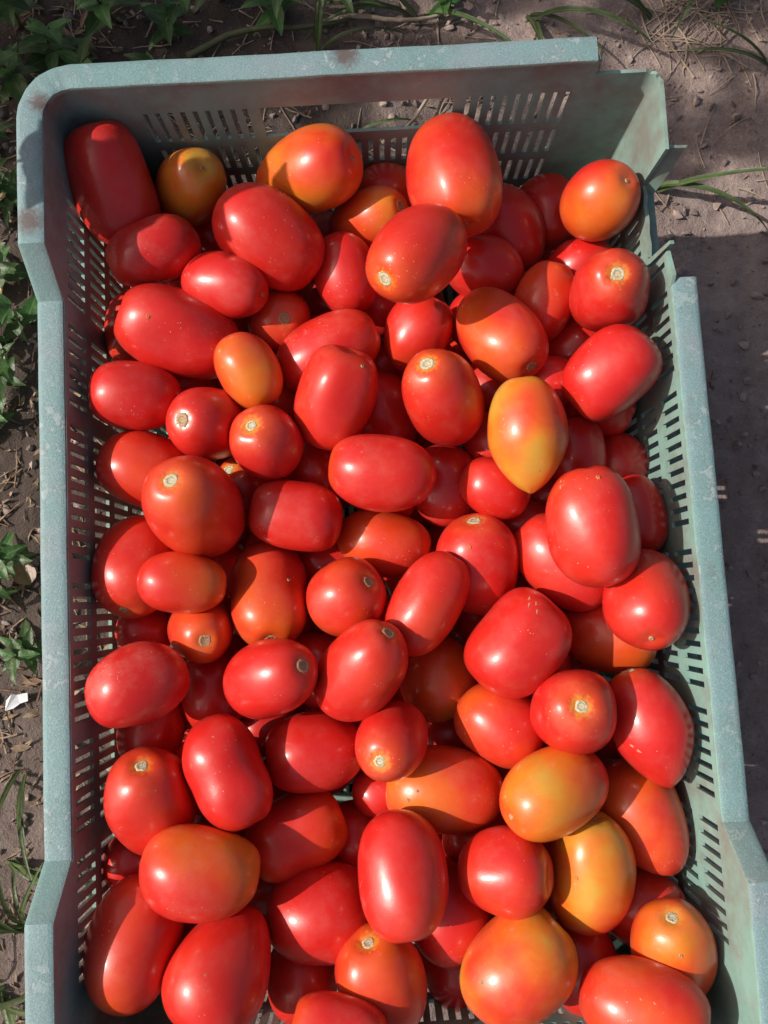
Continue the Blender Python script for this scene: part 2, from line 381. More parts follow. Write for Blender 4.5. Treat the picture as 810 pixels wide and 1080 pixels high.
# outward stiffening ribs and the sills of the grip holes
def loop_strip(z, n0, n1, th, u0=0.0, u1=1.0):
    pts = []
    X, Y = wx(z), wy(z)
    for (cx, cy, a0) in ((X - RC, Y - RC, 0), (-X + RC, Y - RC, 90), (-X + RC, -Y + RC, 180), (X - RC, -Y + RC, 270)):
        for k in range(7):
            a = math.radians(a0 + k * 15); pts.append((cx, cy, math.cos(a), math.sin(a)))
    V = []; Fc = []; n = len(pts)
    for (cx, cy, ca, sa) in pts:
        for (nn, zz) in ((n0, z), (n1, z), (n1, z - th), (n0, z - th)): V.append((cx + (RC + nn) * ca, cy + (RC + nn) * sa, zz))
    for i in range(n):
        j = (i + 1) % n
        for k in range(4): l = (k + 1) % 4; Fc.append([i * 4 + k, j * 4 + k, j * 4 + l, i * 4 + l])
    return V, Fc
V = []
for y in (-.16, .2335):
    for (n, z) in ((TH - .0002, -.0400), (.0120, -.0400), (.0120, -.0425), (TH - .0002, -.0425)): V.append((wx(-.04) + n, y, z))
cpart('hand_rail', V, [[0, 4, 5, 1], [1, 5, 6, 2], [2, 6, 7, 3], [3, 7, 4, 0], [0, 1, 2, 3], [4, 7, 6, 5]])
# the rim: a folded lip swept round the top edge; it stops at the broken corner
def rim():
    prof = [(-.0006, -.0030), (-.0006, -.0014), (-.0002, -.0004), (.0008, 0), (.0030, .0003), (.0120, .0003), (.0142, -.0001), (.0151, -.0008),
            (.0155, -.0020), (.0155, -.0225), (.0132, -.0225), (.0132, -.0028), (.0040, -.0028)]
    X, Y, R = .1845, .2815, .017
    path = []
    def add(x, y, z, nx, ny): path.append((x, y, z, nx, ny))
    for x in np.linspace(.1435, -(X - R), 24): add(x, Y, HI, 0, 1)
    def arc(cx, cy, a0, z):
        for k in range(1, 18): a = math.radians(a0 + k * 5.0); add(cx + R * math.cos(a), cy + R * math.sin(a), z, math.cos(a), math.sin(a))
    arc(-(X - R), Y - R, 90, HI)
    ks = [Y - R, .23, .205, YS + .002, YS, YS - .002, YK + .002, YK, YK - .002] + list(np.linspace(.14, 0, 12))
    ks = ks + [-k for k in ks[:-1]][::-1]
    for y in ks: add(-X, y, ztop(y), -1, 0)
    arc(-(X - R), -(Y - R), 180, HI)
    for x in np.linspace(-(X - R), X - R, 12): add(x, -Y, HI, 0, -1)
    arc(X - R, -(Y - R), 270, HI)
    for y in ks[::-1]:
        if y < .156: add(X, y, ztop(y), 1, 0)
    add(X, .1565, 0, 1, 0)
    V = []; Fc = []; n = len(path); m = len(prof); r = random.Random(4)
    for q, (x, y, z, nx, ny) in enumerate(path):
        wob = .00012 * math.sin(q * 1.7) + .00015 * math.sin(q * .63 + 1)
        for (o, dz) in prof: V.append((x + nx * (o + wob * .4), y + ny * (o + wob * .4), z + dz + (wob if dz > -.01 else wob * 2)))
    for i in range(n - 1):
        for k in range(m): l = (k + 1) % m; Fc.append([i * m + k, i * m + l, (i + 1) * m + l, (i + 1) * m + k])
    Fc.append(list(range(m))[::-1]); Fc.append([(n - 1) * m + k for k in range(m)])
    return V, Fc
V, Fc = rim(); ro = cpart('rim', V, Fc, M_RIM)
# the torn flap bent outwards at the broken corner, and a snapped slot bar
def plate(poly, nrm, th):
    n = len(poly); nv = Vector(nrm).normalized() * th
    V = [tuple(p) for p in poly] + [tuple(Vector(p) + nv) for p in poly]
    Fc = [list(range(n)), list(range(2 * n - 1, n - 1, -1))] + [[i, i + n, (i + 1) % n + n, (i + 1) % n] for i in range(n)]
    return V, Fc
fi = [(.1822, .2312, -.0315), (.1826, .2330, -.022), (.1832, .2346, -.012), (.1838, .2356, -.002), (.1846, .2362, .0078)]
fo = [(.1900, .2262, -.0345), (.1925, .2285, -.024), (.1950, .2312, -.014), (.1970, .2338, -.005), (.1990, .2362, .0052)]
fn = Vector((-.55, -.80, .2)).normalized() * .0024
V = [p for a_, b_ in zip(fi, fo) for p in (a_, tuple((Vector(a_) + Vector(b_)) / 2 + Vector((.0006, -.0006, 0))), b_)]
V = V + [tuple(Vector(p) - fn) for p in V]; Fc = []
for i in range(4):
    for k in range(2): q = i * 3 + k; Fc += [[q, q + 1, q + 4, q + 3], [q + 15, q + 18, q + 19, q + 16]]
for q in (0, 3, 6, 9): Fc += [[q, q + 3, q + 18, q + 15], [q + 2, q + 17, q + 20, q + 5]]
for q in (0, 1): Fc += [[q, q + 15, q + 16, q + 1], [q + 12, q + 13, q + 28, q + 27]]
cpart('torn_flap', V, Fc, label='torn flap of wall bent outwards')
V, Fc = plate([(.1808, .1768, -.0335), (.1818, .1812, -.0335), (.1852, .1800, .0005), (.1842, .1765, .0035)], (1, 0, -.05), .0026)
cpart('snapped_bar', V, Fc)
V, Fc = plate([(.1812, .1822, -.0335), (.1812, .2310, -.0335), (.1815, .2310, -.0285), (.1815, .222, -.0262), (.1815, .2165, -.0290), (.1815, .206, -.0270), (.1815, .198, -.0292), (.1815, .190, -.0274), (.1815, .1822, -.0298)], (1, 0, 0), .0024)
cpart('torn_edge', V, Fc)

# ------------------------------------------------------------------ tomatoes
SHAPE = dict(plum=(2.25, .07, .012), block=(2.75, .13, .030), round=(2.15, .10, .020), pear=(2.1, .07, .010), tip=(2.05, .06, .012),
             point=(2.15, .06, .012), pepper=(2.55, .19, .050), waist=(2.45, .08, .014))
def tomato_mesh(shape, a, b, seed, NR=38, NS=52):
    g = np.random.default_rng(seed); n, dent, lob = SHAPE[shape]
    s = np.linspace(0, np.pi, NR + 1)[1:-1]; ph = np.linspace(0, 2 * np.pi, NS, endpoint=False)
    full = np.concatenate([[1e-4], s, [np.pi - 1e-4]])
    rho = np.sin(full) ** (2 / n); ze = np.sign(np.cos(full)) * np.abs(np.cos(full)) ** (2 / n)
    if shape == 'pear': rho = rho * (1 + .20 * ze) / 1.03
    if shape == 'tip': k = np.clip((-ze - .15) / .85, 0, 1); rho = rho * (1 - .30 * k ** 1.3); ze = ze - .02 * np.exp(-(rho / .13) ** 2) * (ze < 0)
    if shape == 'point': ze = ze - .05 * np.exp(-(rho / .25) ** 2) * (ze < 0); rho = rho * (1 - .08 * np.clip(-ze, 0, 1))
    if shape == 'waist': rho = rho * (1.03 - .08 * np.exp(-((ze + g.uniform(-.1, .15)) / .3) ** 2))
    if shape in ('plum', 'block'): rho = rho * (1 + g.uniform(-.06, .06) * ze)
    ze = ze - dent * np.exp(-(rho / .27) ** 2) * (ze > 0)
    ze = ze + .012 * np.exp(-(rho / .09) ** 2) * np.where(ze > 0, 0, -1)
    P_, R_ = np.meshgrid(ph, rho); _, Z_ = np.meshgrid(ph, ze)
    nl = int(g.integers(3, 6)) if shape != 'pepper' else 4
    lobe = 1 + lob * np.cos(nl * P_ + g.uniform(0, 6.3)) * (.55 + .65 * np.clip(Z_, -1, 1))
    w = np.zeros_like(P_)
    for k in range(7):
        m = int(g.integers(1, 5)); q = g.uniform(.8, 3.0)
        w += g.normal(0, .0115) * np.cos(m * P_ + g.uniform(0, 6.3)) * np.cos(q * Z_ * 1.6 + g.uniform(0, 6.3))
    rr = R_ * b * lobe * (1 + w)
    bx, by = g.normal(0, .045, 2) * b
    X = rr * np.cos(P_) + bx * (Z_ ** 2 - .3); Y = rr * np.sin(P_) + by * (Z_ ** 2 - .3); Z = Z_ * a * (1 + .25 * w)
    top = np.array([X[0].mean(), Y[0].mean(), Z[0].mean()]); bot = np.array([X[-1].mean(), Y[-1].mean(), Z[-1].mean()])
    X, Y, Z, Zn = X[1:-1], Y[1:-1], Z[1:-1], Z_[1:-1]
    V = np.stack([X, Y, Z], -1).reshape(-1, 3); nr = NR - 1
    al = np.concatenate([Zn.reshape(-1), [Z_[0, 0], Z_[-1, 0]]])
    V = np.concatenate([V, [top, bot]])
    it, ib = len(V) - 2, len(V) - 1
    i, j = np.meshgrid(np.arange(nr - 1), np.arange(NS), indexing='ij'); j2 = (j + 1) % NS
    q = np.stack([i * NS + j, (i + 1) * NS + j, (i + 1) * NS + j2, i * NS + j2], -1).reshape(-1, 4).tolist()
    q += [[it, k, (k + 1) % NS] for k in range(NS)] + [[ib, (nr - 1) * NS + (k + 1) % NS, (nr - 1) * NS + k] for k in range(NS)]
    me = mesh('tomato', V, q)
    A1 = me.attributes.new('along', 'FLOAT', 'POINT'); A1.data.foreach_set('value', al.astype(np.float32))
    pol = np.where(al > 0, np.linalg.norm(V - top, axis=1), .06)
    A2 = me.attributes.new('polar', 'FLOAT', 'POINT'); A2.data.foreach_set('value', pol.astype(np.float32))
    return me, top
def scar_mesh(r, seed):
    g = np.random.default_rng(seed); V = [(0, 0, .0009)]; Fc = []; NS = 26
    wob = 1 + .16 * np.cos(int(g.integers(2, 5)) * np.linspace(0, 2 * np.pi, NS, endpoint=False) + g.uniform(0, 6)) * g.uniform(.1, .7) + g.normal(0, .07, NS)
    for k, (rr, z) in enumerate(((.28, .0003), (.55, .0010), (.8, .0009), (1.0, .0002), (1.02, -.0012))):
        for i in range(NS): t = i / NS * 2 * np.pi; V.append((rr * r * wob[i] * np.cos(t), rr * r * wob[i] * np.sin(t), z + g.normal(0, .00012) + (rr * r) ** 2 * 9))
    Fc += [[0, 1 + i, 1 + (i + 1) % NS] for i in range(NS)]
    for k in range(4):
        for i in range(NS): j = (i + 1) % NS; Fc.append([1 + k * NS + i, 1 + (k + 1) * NS + i, 1 + (k + 1) * NS + j, 1 + k * NS + j])
    return mesh('stem_scar', V, Fc)
def orient(P, ax, tw):
    z = Vector(ax).normalized(); q = z.to_track_quat('Z', 'Y').to_matrix() @ Matrix.Rotation(tw, 3, 'Z')
    m = q.to_4x4(); m.translation = Vector(P) + Vector((0, 0, H)); return m
# id, centre, stem direction, half length, half width, ripeness, dust, shape, stem kind, label
TOMATOES = [
 (1,(-0.1601,0.2481,-0.0247),(-0.201,0.8386,0.5063),0.0383,0.0261,0.0,0.3,'block',0,'long dark red tomato shaded in the top left corner of the crate'),
 (2,(-0.1147,0.2547,-0.0465),(0.4707,-0.0482,0.881),0.0337,0.0226,0.62,0.17,'round',3,'yellow-orange tomato shaded near the top left, crossed by a bright sun patch'),
 (3,(-0.1371,0.2051,-0.0327),(-0.9308,-0.356,0.0833),0.031,0.0212,0.0,0.6,'plum',0,'dark red shaded tomato lying just below the top left corner tomato'),
 (4,(-0.1107,0.2431,-0.102),(0.7213,-0.5703,-0.393),0.0253,0.0219,0.0,0.27,'plum',0,'mostly hidden red tomato beneath the yellow-orange top left one'),
 (5,(-0.0352,0.2541,-0.0339),(0.8281,-0.0709,0.556),0.0396,0.0265,0.62,0.14,'pear',3,'glossy orange pear-shaped tomato just below the grip hole of the far wall'),
 (6,(-0.061,0.2088,-0.0292),(0.7502,-0.5143,-0.4156),0.0384,0.0279,0.05,0.36,'plum',0,'large red tomato leaning diagonally below the orange pear-shaped one'),
 (7,(0.0031,0.2316,-0.0601),(0.7516,-0.0192,0.6593),0.0305,0.0204,0.45,0.23,'plum',2,'orange-red tomato tucked between the big upright one and the small upright red one'),
 (8,(-0.014,0.1907,-0.0525),(0.209,-0.9569,-0.2018),0.0278,0.0213,0.0,0.11,'plum',0,'small upright red tomato right of the large diagonal one near the far wall'),
 (9,(-0.0903,0.1782,-0.0287),(0.9015,-0.3465,0.2593),0.029,0.0203,0.0,0.33,'plum',3,'small bright red tomato with a brown tip below the large diagonal one'),
 (10,(0.06,0.2394,-0.022),(0.0729,-0.961,0.2667),0.0425,0.0302,0.25,0.2,'round',3,'big upright tomato with an orange blush, standing against the far wall'),
 (11,(0.0313,0.1755,0.012),(-0.5856,-0.6293,0.5109),0.0375,0.0251,0.1,0.08,'plum',1,'red tomato with pale stem scar at its lower left, overlapping the big upright one'),
 (12,(0.1003,0.2263,-0.0764),(0.4487,-0.8427,-0.2976),0.0323,0.0251,0.0,0.3,'plum',0,'shaded red tomato behind and right of the big upright one'),
 (13,(0.0795,0.1934,-0.0614),(0.9125,-0.4077,-0.0332),0.0287,0.0223,0.0,0.17,'point',0,'shaded red tomato with a blunt tip pointing right, below the big upright one'),
 (14,(0.1339,0.2438,-0.0895),(0.3497,-0.9364,0.0276),0.0267,0.0229,0.0,0.39,'plum',0,'dark shaded tomato in the far right behind the round orange-red one'),
 (15,(0.0177,0.2604,-0.0753),(0.9984,-0.0571,0.0014),0.0223,0.0177,0.3,0.27,'plum',0,'shaded brownish tomato peeping out left of the big upright one'),
 (16,(0.1548,0.2236,-0.034),(0.4741,0.0736,0.8774),0.0277,0.0239,0.35,0.14,'round',3,'round orange-red tomato alone beside the broken corner of the crate'),
 (17,(0.1514,0.1576,-0.0209),(-0.0529,-0.0564,0.997),0.0362,0.0243,0.0,0.36,'round',1,'round red tomato showing a pale stem scar with a yellow star, near the broken corner'),
 (18,(0.1481,0.1949,-0.0698),(0.9299,0.1879,0.3162),0.0238,0.0187,0.1,0.6,'plum',0,'pinkish sunlit tomato mostly covered by the round red one near the broken corner'),
 (19,(0.1167,0.1642,-0.0512),(0.3044,0.8759,0.3744),0.0274,0.0199,0.2,0.11,'plum',0,'upright orange-red tomato half shaded, left of the round starred one'),
 (21,(-0.1229,0.1508,-0.0333),(-0.8902,0.327,0.3172),0.0399,0.0266,0.0,0.2,'pepper',2,'large red tomato with a dark rough stem hollow beside the left wall'),
 (22,(-0.1593,0.1652,-0.0637),(-0.2199,-0.9392,-0.2637),0.026,0.0196,0.1,0.08,'plum',0,'shaded tomato with orange light stripes hidden behind the dark-scarred one at left'),
 (23,(-0.1502,0.1096,-0.0289),(-0.956,0.054,0.2884),0.029,0.0218,0.0,0.3,'plum',0,'red tomato half lit, half in wall shadow with three light stripes at left'),
 (24,(-0.1036,0.0893,-0.0314),(-0.3489,-0.1041,0.9314),0.0345,0.0231,0.0,0.17,'point',2,'red tomato with a small dark puckered scar pointing left'),
 (25,(-0.0768,0.1191,-0.0217),(0.4271,-0.8762,-0.2232),0.0251,0.0193,0.35,0.39,'plum',0,'small glossy orange-flushed tomato sitting on top left of centre'),
 (26,(-0.1485,0.0638,-0.0431),(0.8863,-0.3483,-0.3054),0.0307,0.0241,0.15,0.27,'plum',0,'shaded tomato by the left wall striped by many thin light bars'),
 (27,(-0.0603,0.1643,-0.0604),(0.2303,-0.2659,0.9361),0.0226,0.0214,0.15,0.5,'round',2,'pinkish tomato with a round brown scar, upper half shaded'),
 (28,(-0.0272,0.1346,-0.042),(0.9058,0.4158,0.0808),0.0362,0.0238,0.18,0.45,'plum',0,'long pale red tomato lying under the upright blocky one'),
 (29,(-0.0233,0.0986,-0.0202),(0.3541,0.8224,0.4452),0.0325,0.0239,0.1,0.23,'block',2,'upright blocky red tomato with a dark nick near its top, centre left'),
 (30,(-0.0671,0.0724,-0.0179),(-0.2313,0.2841,0.9305),0.0253,0.0219,0.05,0.11,'round',1,'small round red tomato with a pale ringed stem scar, left of centre'),
 (31,(0.0024,0.0501,-0.0174),(-0.9784,0.2022,-0.0428),0.0334,0.0235,0.0,0.33,'plum',1,'long red tomato lying level in the centre with a yellow rim at its left end'),
 (32,(0.0046,0.0983,-0.0717),(0.2902,-0.9339,-0.2088),0.03,0.0249,0.05,0.3,'plum',0,'shaded red tomato right behind the upright blocky one'),
 (33,(-0.03,0.1914,-0.1032),(0.9975,-0.0334,-0.0621),0.0209,0.0176,0.0,0.08,'plum',0,'red tomato almost hidden left of the small upright red one'),
 (34,(0.0057,0.1834,-0.0863),(0.4536,-0.8384,-0.3024),0.0258,0.0211,0.0,0.3,'plum',0,'shaded red tomato below the one with the lower left stem scar'),
 (35,(0.0315,0.1461,-0.0482),(0.4698,0.8321,0.2948),0.0266,0.0216,0.15,0.17,'plum',0,'orange-red tomato half lit directly below the one with the lower left scar'),
 (36,(0.0833,0.1383,-0.0346),(0.4296,-0.7771,0.46),0.037,0.0248,0.38,0.39,'plum',2,'orange-red tomato with a brown scar at its lower right end, right of centre'),
 (37,(0.0431,0.0952,-0.0203),(-0.2914,0.3973,0.8702),0.0366,0.0245,0.08,0.27,'plum',1,'red tomato with a broad pale scar in an orange patch, its left side shaded'),
 (38,(0.0919,0.0679,-0.0099),(-0.0065,0.9988,0.0479),0.0356,0.0245,0.66,0.14,'tip',0,'yellow-orange tomato tapering to a pointed tip at the bottom'),
 (39,(0.0833,0.1132,-0.0819),(0.9108,-0.4119,0.0285),0.0239,0.0201,0.0,0.36,'plum',0,'dark red tomato hidden between the scarred one and the yellow pointed one'),
 (40,(0.1128,0.1088,-0.0507),(0.9793,-0.1013,0.1751),0.0214,0.0178,0.05,0.23,'plum',0,'red tomato showing only its top above the yellow pointed one'),
 (41,(0.1396,0.138,-0.0764),(0.7795,0.5244,0.3426),0.0265,0.0206,0.0,0.11,'plum',0,'dark red tomato mostly hidden left of the pepper-shaped one at the right'),
 (42,(0.1466,0.1036,-0.0157),(-0.7189,-0.5951,-0.3592),0.0309,0.025,0.0,0.2,'pepper',1,'pepper-shaped red tomato with its stem hollow at the lower left, near the right wall'),
 (43,(0.1496,0.0947,-0.0635),(0.8894,-0.4351,0.1402),0.0258,0.02,0.0,0.2,'plum',0,'dark red tomato directly beneath the pepper-shaped one'),
 (44,(0.1303,0.0609,-0.0511),(0.1146,-0.984,-0.1362),0.0237,0.0195,0.0,0.08,'plum',0,'shaded red tomato right of the pointed tip of the yellow one'),
 (45,(0.1617,0.0549,-0.0716),(-0.1834,-0.9243,0.3347),0.0226,0.0202,0.0,0.3,'round',0,'shaded red tomato deep by the right wall below the pepper-shaped one'),
 (46,(0.124,0.0087,0.0011),(-0.1219,0.9891,0.0831),0.0359,0.027,0.12,0.25,'plum',0,'very large red tomato with an orange streak and a yellowish nick, right of centre'),
 (47,(0.1643,0.0178,-0.0422),(0.1112,-0.9923,-0.054),0.0257,0.0178,0.0,0.39,'plum',0,'shaded red tomato squeezed between the very large one and the right wall'),
 (48,(-0.1112,0.0344,-0.0135),(-0.1177,0.2892,0.95),0.0417,0.0279,0.2,0.27,'plum',1,'large tomato with a pale ringed scar and orange left side, left of centre'),
 (49,(-0.12,-0.0106,-0.0144),(0.9658,-0.1178,-0.231),0.0266,0.0185,0.32,0.14,'plum',3,'small orange-red tomato lying level below the large ringed-scar one'),
 (50,(-0.1563,0.003,-0.0427),(-0.1166,-0.8672,0.4841),0.0338,0.0262,0.12,0.3,'plum',2,'big shaded tomato against the left wall with a scar at its foot'),
 (52,(-0.0865,0.0487,-0.0649),(-0.3666,0.4751,0.7999),0.0273,0.0199,0.0,0.11,'plum',1,'red tomato with a pale stem end peeping out above the folded red one'),
 (53,(-0.0524,0.0281,-0.0315),(-0.9734,0.2235,0.0508),0.0294,0.0216,0.0,0.33,'block',2,'blocky deep red tomato with a folded crease, left of centre'),
 (54,(-0.0729,-0.0195,-0.0453),(0.0713,-0.8076,0.5854),0.0374,0.0251,0.28,0.2,'waist',2,'orange-red upright tomato with a waist and a scar at its lower end'),
 (55,(0.0018,0.0094,-0.0545),(0.9553,-0.2949,-0.0187),0.0311,0.0212,0.3,0.08,'plum',0,'orange-red tomato lying below the long level one in the centre'),
 (56,(-0.0234,-0.0244,-0.0276),(0.6048,0.3802,0.6998),0.0249,0.0236,0.24,0.3,'round',2,'round mottled red and orange tomato with a corky star scar, in the centre'),
 (57,(-0.0428,0.062,-0.0633),(0.45,-0.8751,-0.1782),0.0242,0.0199,0.0,0.17,'plum',0,'shaded red tomato right of the small round ringed-scar one'),
 (58,(-0.0375,0.0012,-0.0811),(0.9963,-0.0522,-0.0677),0.0221,0.0196,0.0,0.39,'plum',0,'dark red tomato hidden behind the round mottled one'),
 (59,(0.0448,0.0465,-0.0661),(0.2042,-0.972,-0.1162),0.0282,0.0238,0.0,0.3,'plum',0,'shaded red tomato right of the long level one in the centre'),
 (60,(0.074,0.0395,-0.0381),(-0.8822,0.4469,0.1485),0.0232,0.019,0.0,0.14,'plum',0,'small smooth red tomato left below the tip of the yellow one'),
 (61,(0.0606,-0.008,-0.0443),(-0.0841,0.8495,0.5208),0.0332,0.0263,0.03,0.36,'plum',1,'red tomato with a dry pale scar on top and orange flecks, right of centre'),
 (62,(0.0258,-0.0303,-0.0213),(0.545,0.838,0.0273),0.0338,0.021,0.12,0.23,'plum',3,'slim red tomato slanting up to the right in the middle of the heap'),
 (63,(0.1126,-0.0104,-0.0405),(-0.6126,0.7842,-0.0988),0.035,0.023,0.05,0.11,'plum',0,'long red tomato partly covered by the very large orange-streaked one'),
 (64,(0.1179,0.04,-0.0848),(0.979,-0.0795,0.1878),0.0211,0.0186,0.0,0.33,'plum',0,'red tomato mostly hidden below the tip of the yellow one'),
 (65,(0.0777,0.0727,-0.0641),(0.4471,-0.8887,-0.1012),0.0218,0.0181,0.0,0.2,'plum',0,'red tomato with a bright spot half hidden left of the yellow pointed one'),
 (66,(0.0933,0.0182,-0.0719),(0.9855,-0.0697,0.1548),0.0206,0.0175,0.1,0.08,'plum',0,'pinkish tomato sliver under the small smooth red one'),
 (68,(0.1562,-0.0354,-0.0147),(-0.1715,-0.7684,0.6166),0.0319,0.0248,0.12,0.17,'plum',3,'plump red tomato touching the right wall below the very large one'),
 (69,(0.1437,-0.0569,-0.055),(0.9419,-0.218,0.2556),0.0307,0.0248,0.3,0.39,'plum',0,'brownish shaded tomato under the plump one by the right wall'),
 (70,(-0.1466,-0.0684,-0.0087),(0.9101,0.3002,-0.2857),0.0303,0.0231,0.0,1.0,'plum',0,'dark red tomato with a dusty frosted patch beside the left wall'),
 (71,(-0.116,-0.0389,-0.0418),(0.2769,-0.2362,0.9314),0.0298,0.0199,0.3,0.14,'round',2,'orange-red tomato with a cracked scar under the small level one at left'),
 (72,(-0.1567,-0.0382,-0.0617),(0.961,-0.0616,-0.2695),0.0187,0.0162,0.0,0.36,'plum',0,'dark red tomato deep by the left wall above the frosted one'),
 (73,(-0.1141,-0.0791,-0.0608),(0.1155,-0.9914,0.0623),0.0272,0.0205,0.0,0.23,'plum',0,'shaded red tomato between the frosted one and the scar-spotted one'),
 (74,(-0.0977,-0.1229,-0.0164),(0.3813,-0.9197,0.0932),0.0343,0.0226,0.0,0.11,'waist',0,'smooth red peanut-shaped tomato with a dented waist, lower left'),
 (75,(-0.1536,-0.1005,-0.06),(-0.2213,-0.9582,0.1813),0.0264,0.021,0.0,0.33,'plum',3,'dark shaded tomato under the frosted one by the left wall'),
 (76,(-0.146,-0.1381,-0.0246),(0.0726,0.739,0.6698),0.0361,0.0264,0.05,0.2,'round',1,'plump red tomato with a pale oval scar on top by the lower left wall'),
 (77,(-0.0694,-0.069,-0.0094),(0.67,0.2197,0.7091),0.0337,0.0225,0.0,0.08,'plum',2,'bright red tomato with a brown oval scar near its right end, left of centre'),
 (78,(-0.0157,-0.0674,-0.0099),(0.5302,0.6298,0.5677),0.0355,0.0238,0.1,0.3,'plum',2,'red tomato slanting up right with a brown smear scar, centre of the heap'),
 (79,(-0.0484,-0.1185,-0.0437),(-0.9925,-0.0694,0.1004),0.0315,0.0245,0.0,0.17,'plum',0,'red tomato lying level with a faint shadow line, below the scar-spotted one'),
 (80,(0.0002,-0.1104,-0.0198),(-0.2714,-0.2127,0.9387),0.0316,0.0211,0.03,0.39,'plum',1,'small red tomato with a neat ringed stem scar facing the viewer, lower centre'),
 (82,(-0.0831,-0.1075,-0.0813),(0.9884,-0.0736,-0.1325),0.0217,0.0186,0.0,0.14,'plum',0,'dark red tomato hidden between the peanut-shaped and the level red ones'),
 (83,(0.0318,-0.0801,-0.0693),(0.289,-0.9521,0.1002),0.0289,0.0253,0.35,0.36,'plum',0,'shaded tomato with one golden lit patch, right of the slanting centre one'),
 (84,(0.0787,-0.0583,-0.0181),(0.7122,0.7017,-0.0184),0.0327,0.0265,0.0,0.25,'block',0,'broad blocky red tomato with a rough scratch on its upper right'),
 (85,(0.0675,-0.1078,-0.0405),(0.7802,-0.5981,0.1831),0.029,0.0239,0.28,0.11,'plum',0,'orange-red tomato with a lit triangular patch below the broad blocky one'),
 (86,(0.1071,-0.0981,-0.0122),(-0.0373,0.183,0.9824),0.0308,0.0249,0.0,0.33,'round',1,'round deep red tomato with a whitish stem scar in its middle'),
 (87,(0.1551,-0.1116,-0.025),(-0.266,0.9616,-0.0668),0.0363,0.0243,0.03,0.2,'tip',1,'long red tomato hanging down along the right wall with a blunt tip'),
 (88,(0.033,-0.12,-0.0923),(0.997,-0.0461,0.0623),0.022,0.0196,0.0,0.08,'plum',0,'dark red tomato deep between the ringed-scar one and the lit triangular one'),
 (89,(-0.1131,-0.176,-0.0076),(0.9701,-0.1766,-0.1666),0.0344,0.0258,0.35,0.3,'plum',0,'large orange-flushed tomato lying level across the lower left'),
 (90,(-0.1621,-0.1803,-0.0523),(0.9594,-0.1257,-0.2523),0.0214,0.0186,0.0,0.17,'plum',0,'dark striped tomato deep by the lower left wall'),
 (91,(-0.1554,-0.2158,-0.0192),(0.2502,0.8855,-0.3916),0.0372,0.0268,0.22,0.39,'plum',0,'long upright tomato in the bottom left with an orange half-lit flank'),
 (92,(-0.1041,-0.2313,-0.0123),(-0.4431,-0.7558,0.4821),0.0361,0.029,0.15,0.27,'pear',0,'large broad red tomato at the bottom left, right of the half-lit one'),
 (93,(-0.0631,-0.1685,-0.0495),(0.922,0.3366,-0.1914),0.0321,0.0245,0.3,0.14,'waist',0,'shaded orange-red tomato with a lit wedge, under the level red one'),
 (94,(-0.0283,-0.1821,-0.0826),(0.2909,-0.9291,0.2284),0.0245,0.0221,0.0,0.36,'plum',0,'shaded red tomato left of the tall glossy one in the lower centre'),
 (95,(-0.0091,-0.1504,-0.0684),(0.9984,-0.0563,-0.0045),0.0186,0.0161,0.0,0.23,'plum',0,'small dark red tomato under the neat ringed-scar one'),
 (97,(-0.049,-0.2151,-0.0463),(-0.995,-0.0221,0.0977),0.0345,0.0294,0.0,0.33,'plum',0,'wide red tomato with a broad highlight at the bottom centre left'),
 (98,(0.0013,-0.1833,-0.0053),(0.0518,-0.9556,0.29),0.0354,0.0257,0.06,0.2,'plum',0,'tall glossy red tomato standing in the lower centre'),
 (99,(-0.014,-0.2473,-0.0233),(-0.2005,0.8669,0.4564),0.0343,0.0262,0.3,0.08,'round',1,'orange-red tomato with a greenish scar at the bottom centre'),
 (100,(-0.038,-0.2603,0.0052),(-0.9642,0.2608,-0.0474),0.0272,0.0194,0.0,0.3,'pepper',1,'red tomato cut off by the bottom edge with a pale left end'),
 (101,(-0.0649,-0.2591,-0.061),(0.1224,-0.9215,0.3687),0.0249,0.0221,0.0,0.17,'plum',0,'dark shaded tomato at the bottom between the broad and the wide red ones'),
 (102,(-0.0849,-0.2085,-0.0812),(0.9889,-0.0916,-0.117),0.02,0.0176,0.0,0.39,'plum',0,'dark red tomato in the gap right of the large orange-flushed one'),
 (103,(0.0301,-0.1452,-0.0411),(-0.9921,0.1172,-0.0436),0.0371,0.026,0.32,0.4,'plum',0,'long orange-red tomato with two dark specks, lower centre'),
 (104,(0.0927,-0.1433,-0.0123),(-0.8574,-0.2873,0.4269),0.0346,0.0241,0.5,0.14,'plum',3,'smooth orange tomato with a tiny green stem mark, lower right of centre'),
 (105,(0.0613,-0.188,-0.0164),(0.8779,-0.0422,0.4769),0.0276,0.0246,0.12,0.4,'plum',0,'squat red tomato half in shadow with a straight shadow edge, lower centre'),
 (106,(0.052,-0.1826,-0.0681),(0.9947,-0.0291,0.0984),0.0233,0.0185,0.1,0.23,'plum',0,'shaded tomato under the long speckled orange-red one'),
 (107,(0.0267,-0.2184,-0.0488),(0.4535,-0.8358,0.3094),0.0317,0.026,0.03,0.3,'plum',0,'red tomato with only its lower part lit, right of the tall glossy one'),
 (108,(0.0303,-0.2598,-0.0703),(0.4545,-0.8155,0.3583),0.0255,0.0207,0.0,0.33,'plum',0,'dark red tomato deep at the bottom above the wall slots'),
 (109,(0.0644,-0.2397,-0.0134),(0.7585,0.6474,-0.0744),0.035,0.0285,0.72,0.2,'plum',0,'large yellow-orange tomato at the bottom right of centre'),
 (110,(0.114,-0.1952,-0.0313),(0.1089,0.9607,0.2552),0.0368,0.0253,0.6,0.08,'plum',3,'upright orange tomato with a small pale dimple, lower right'),
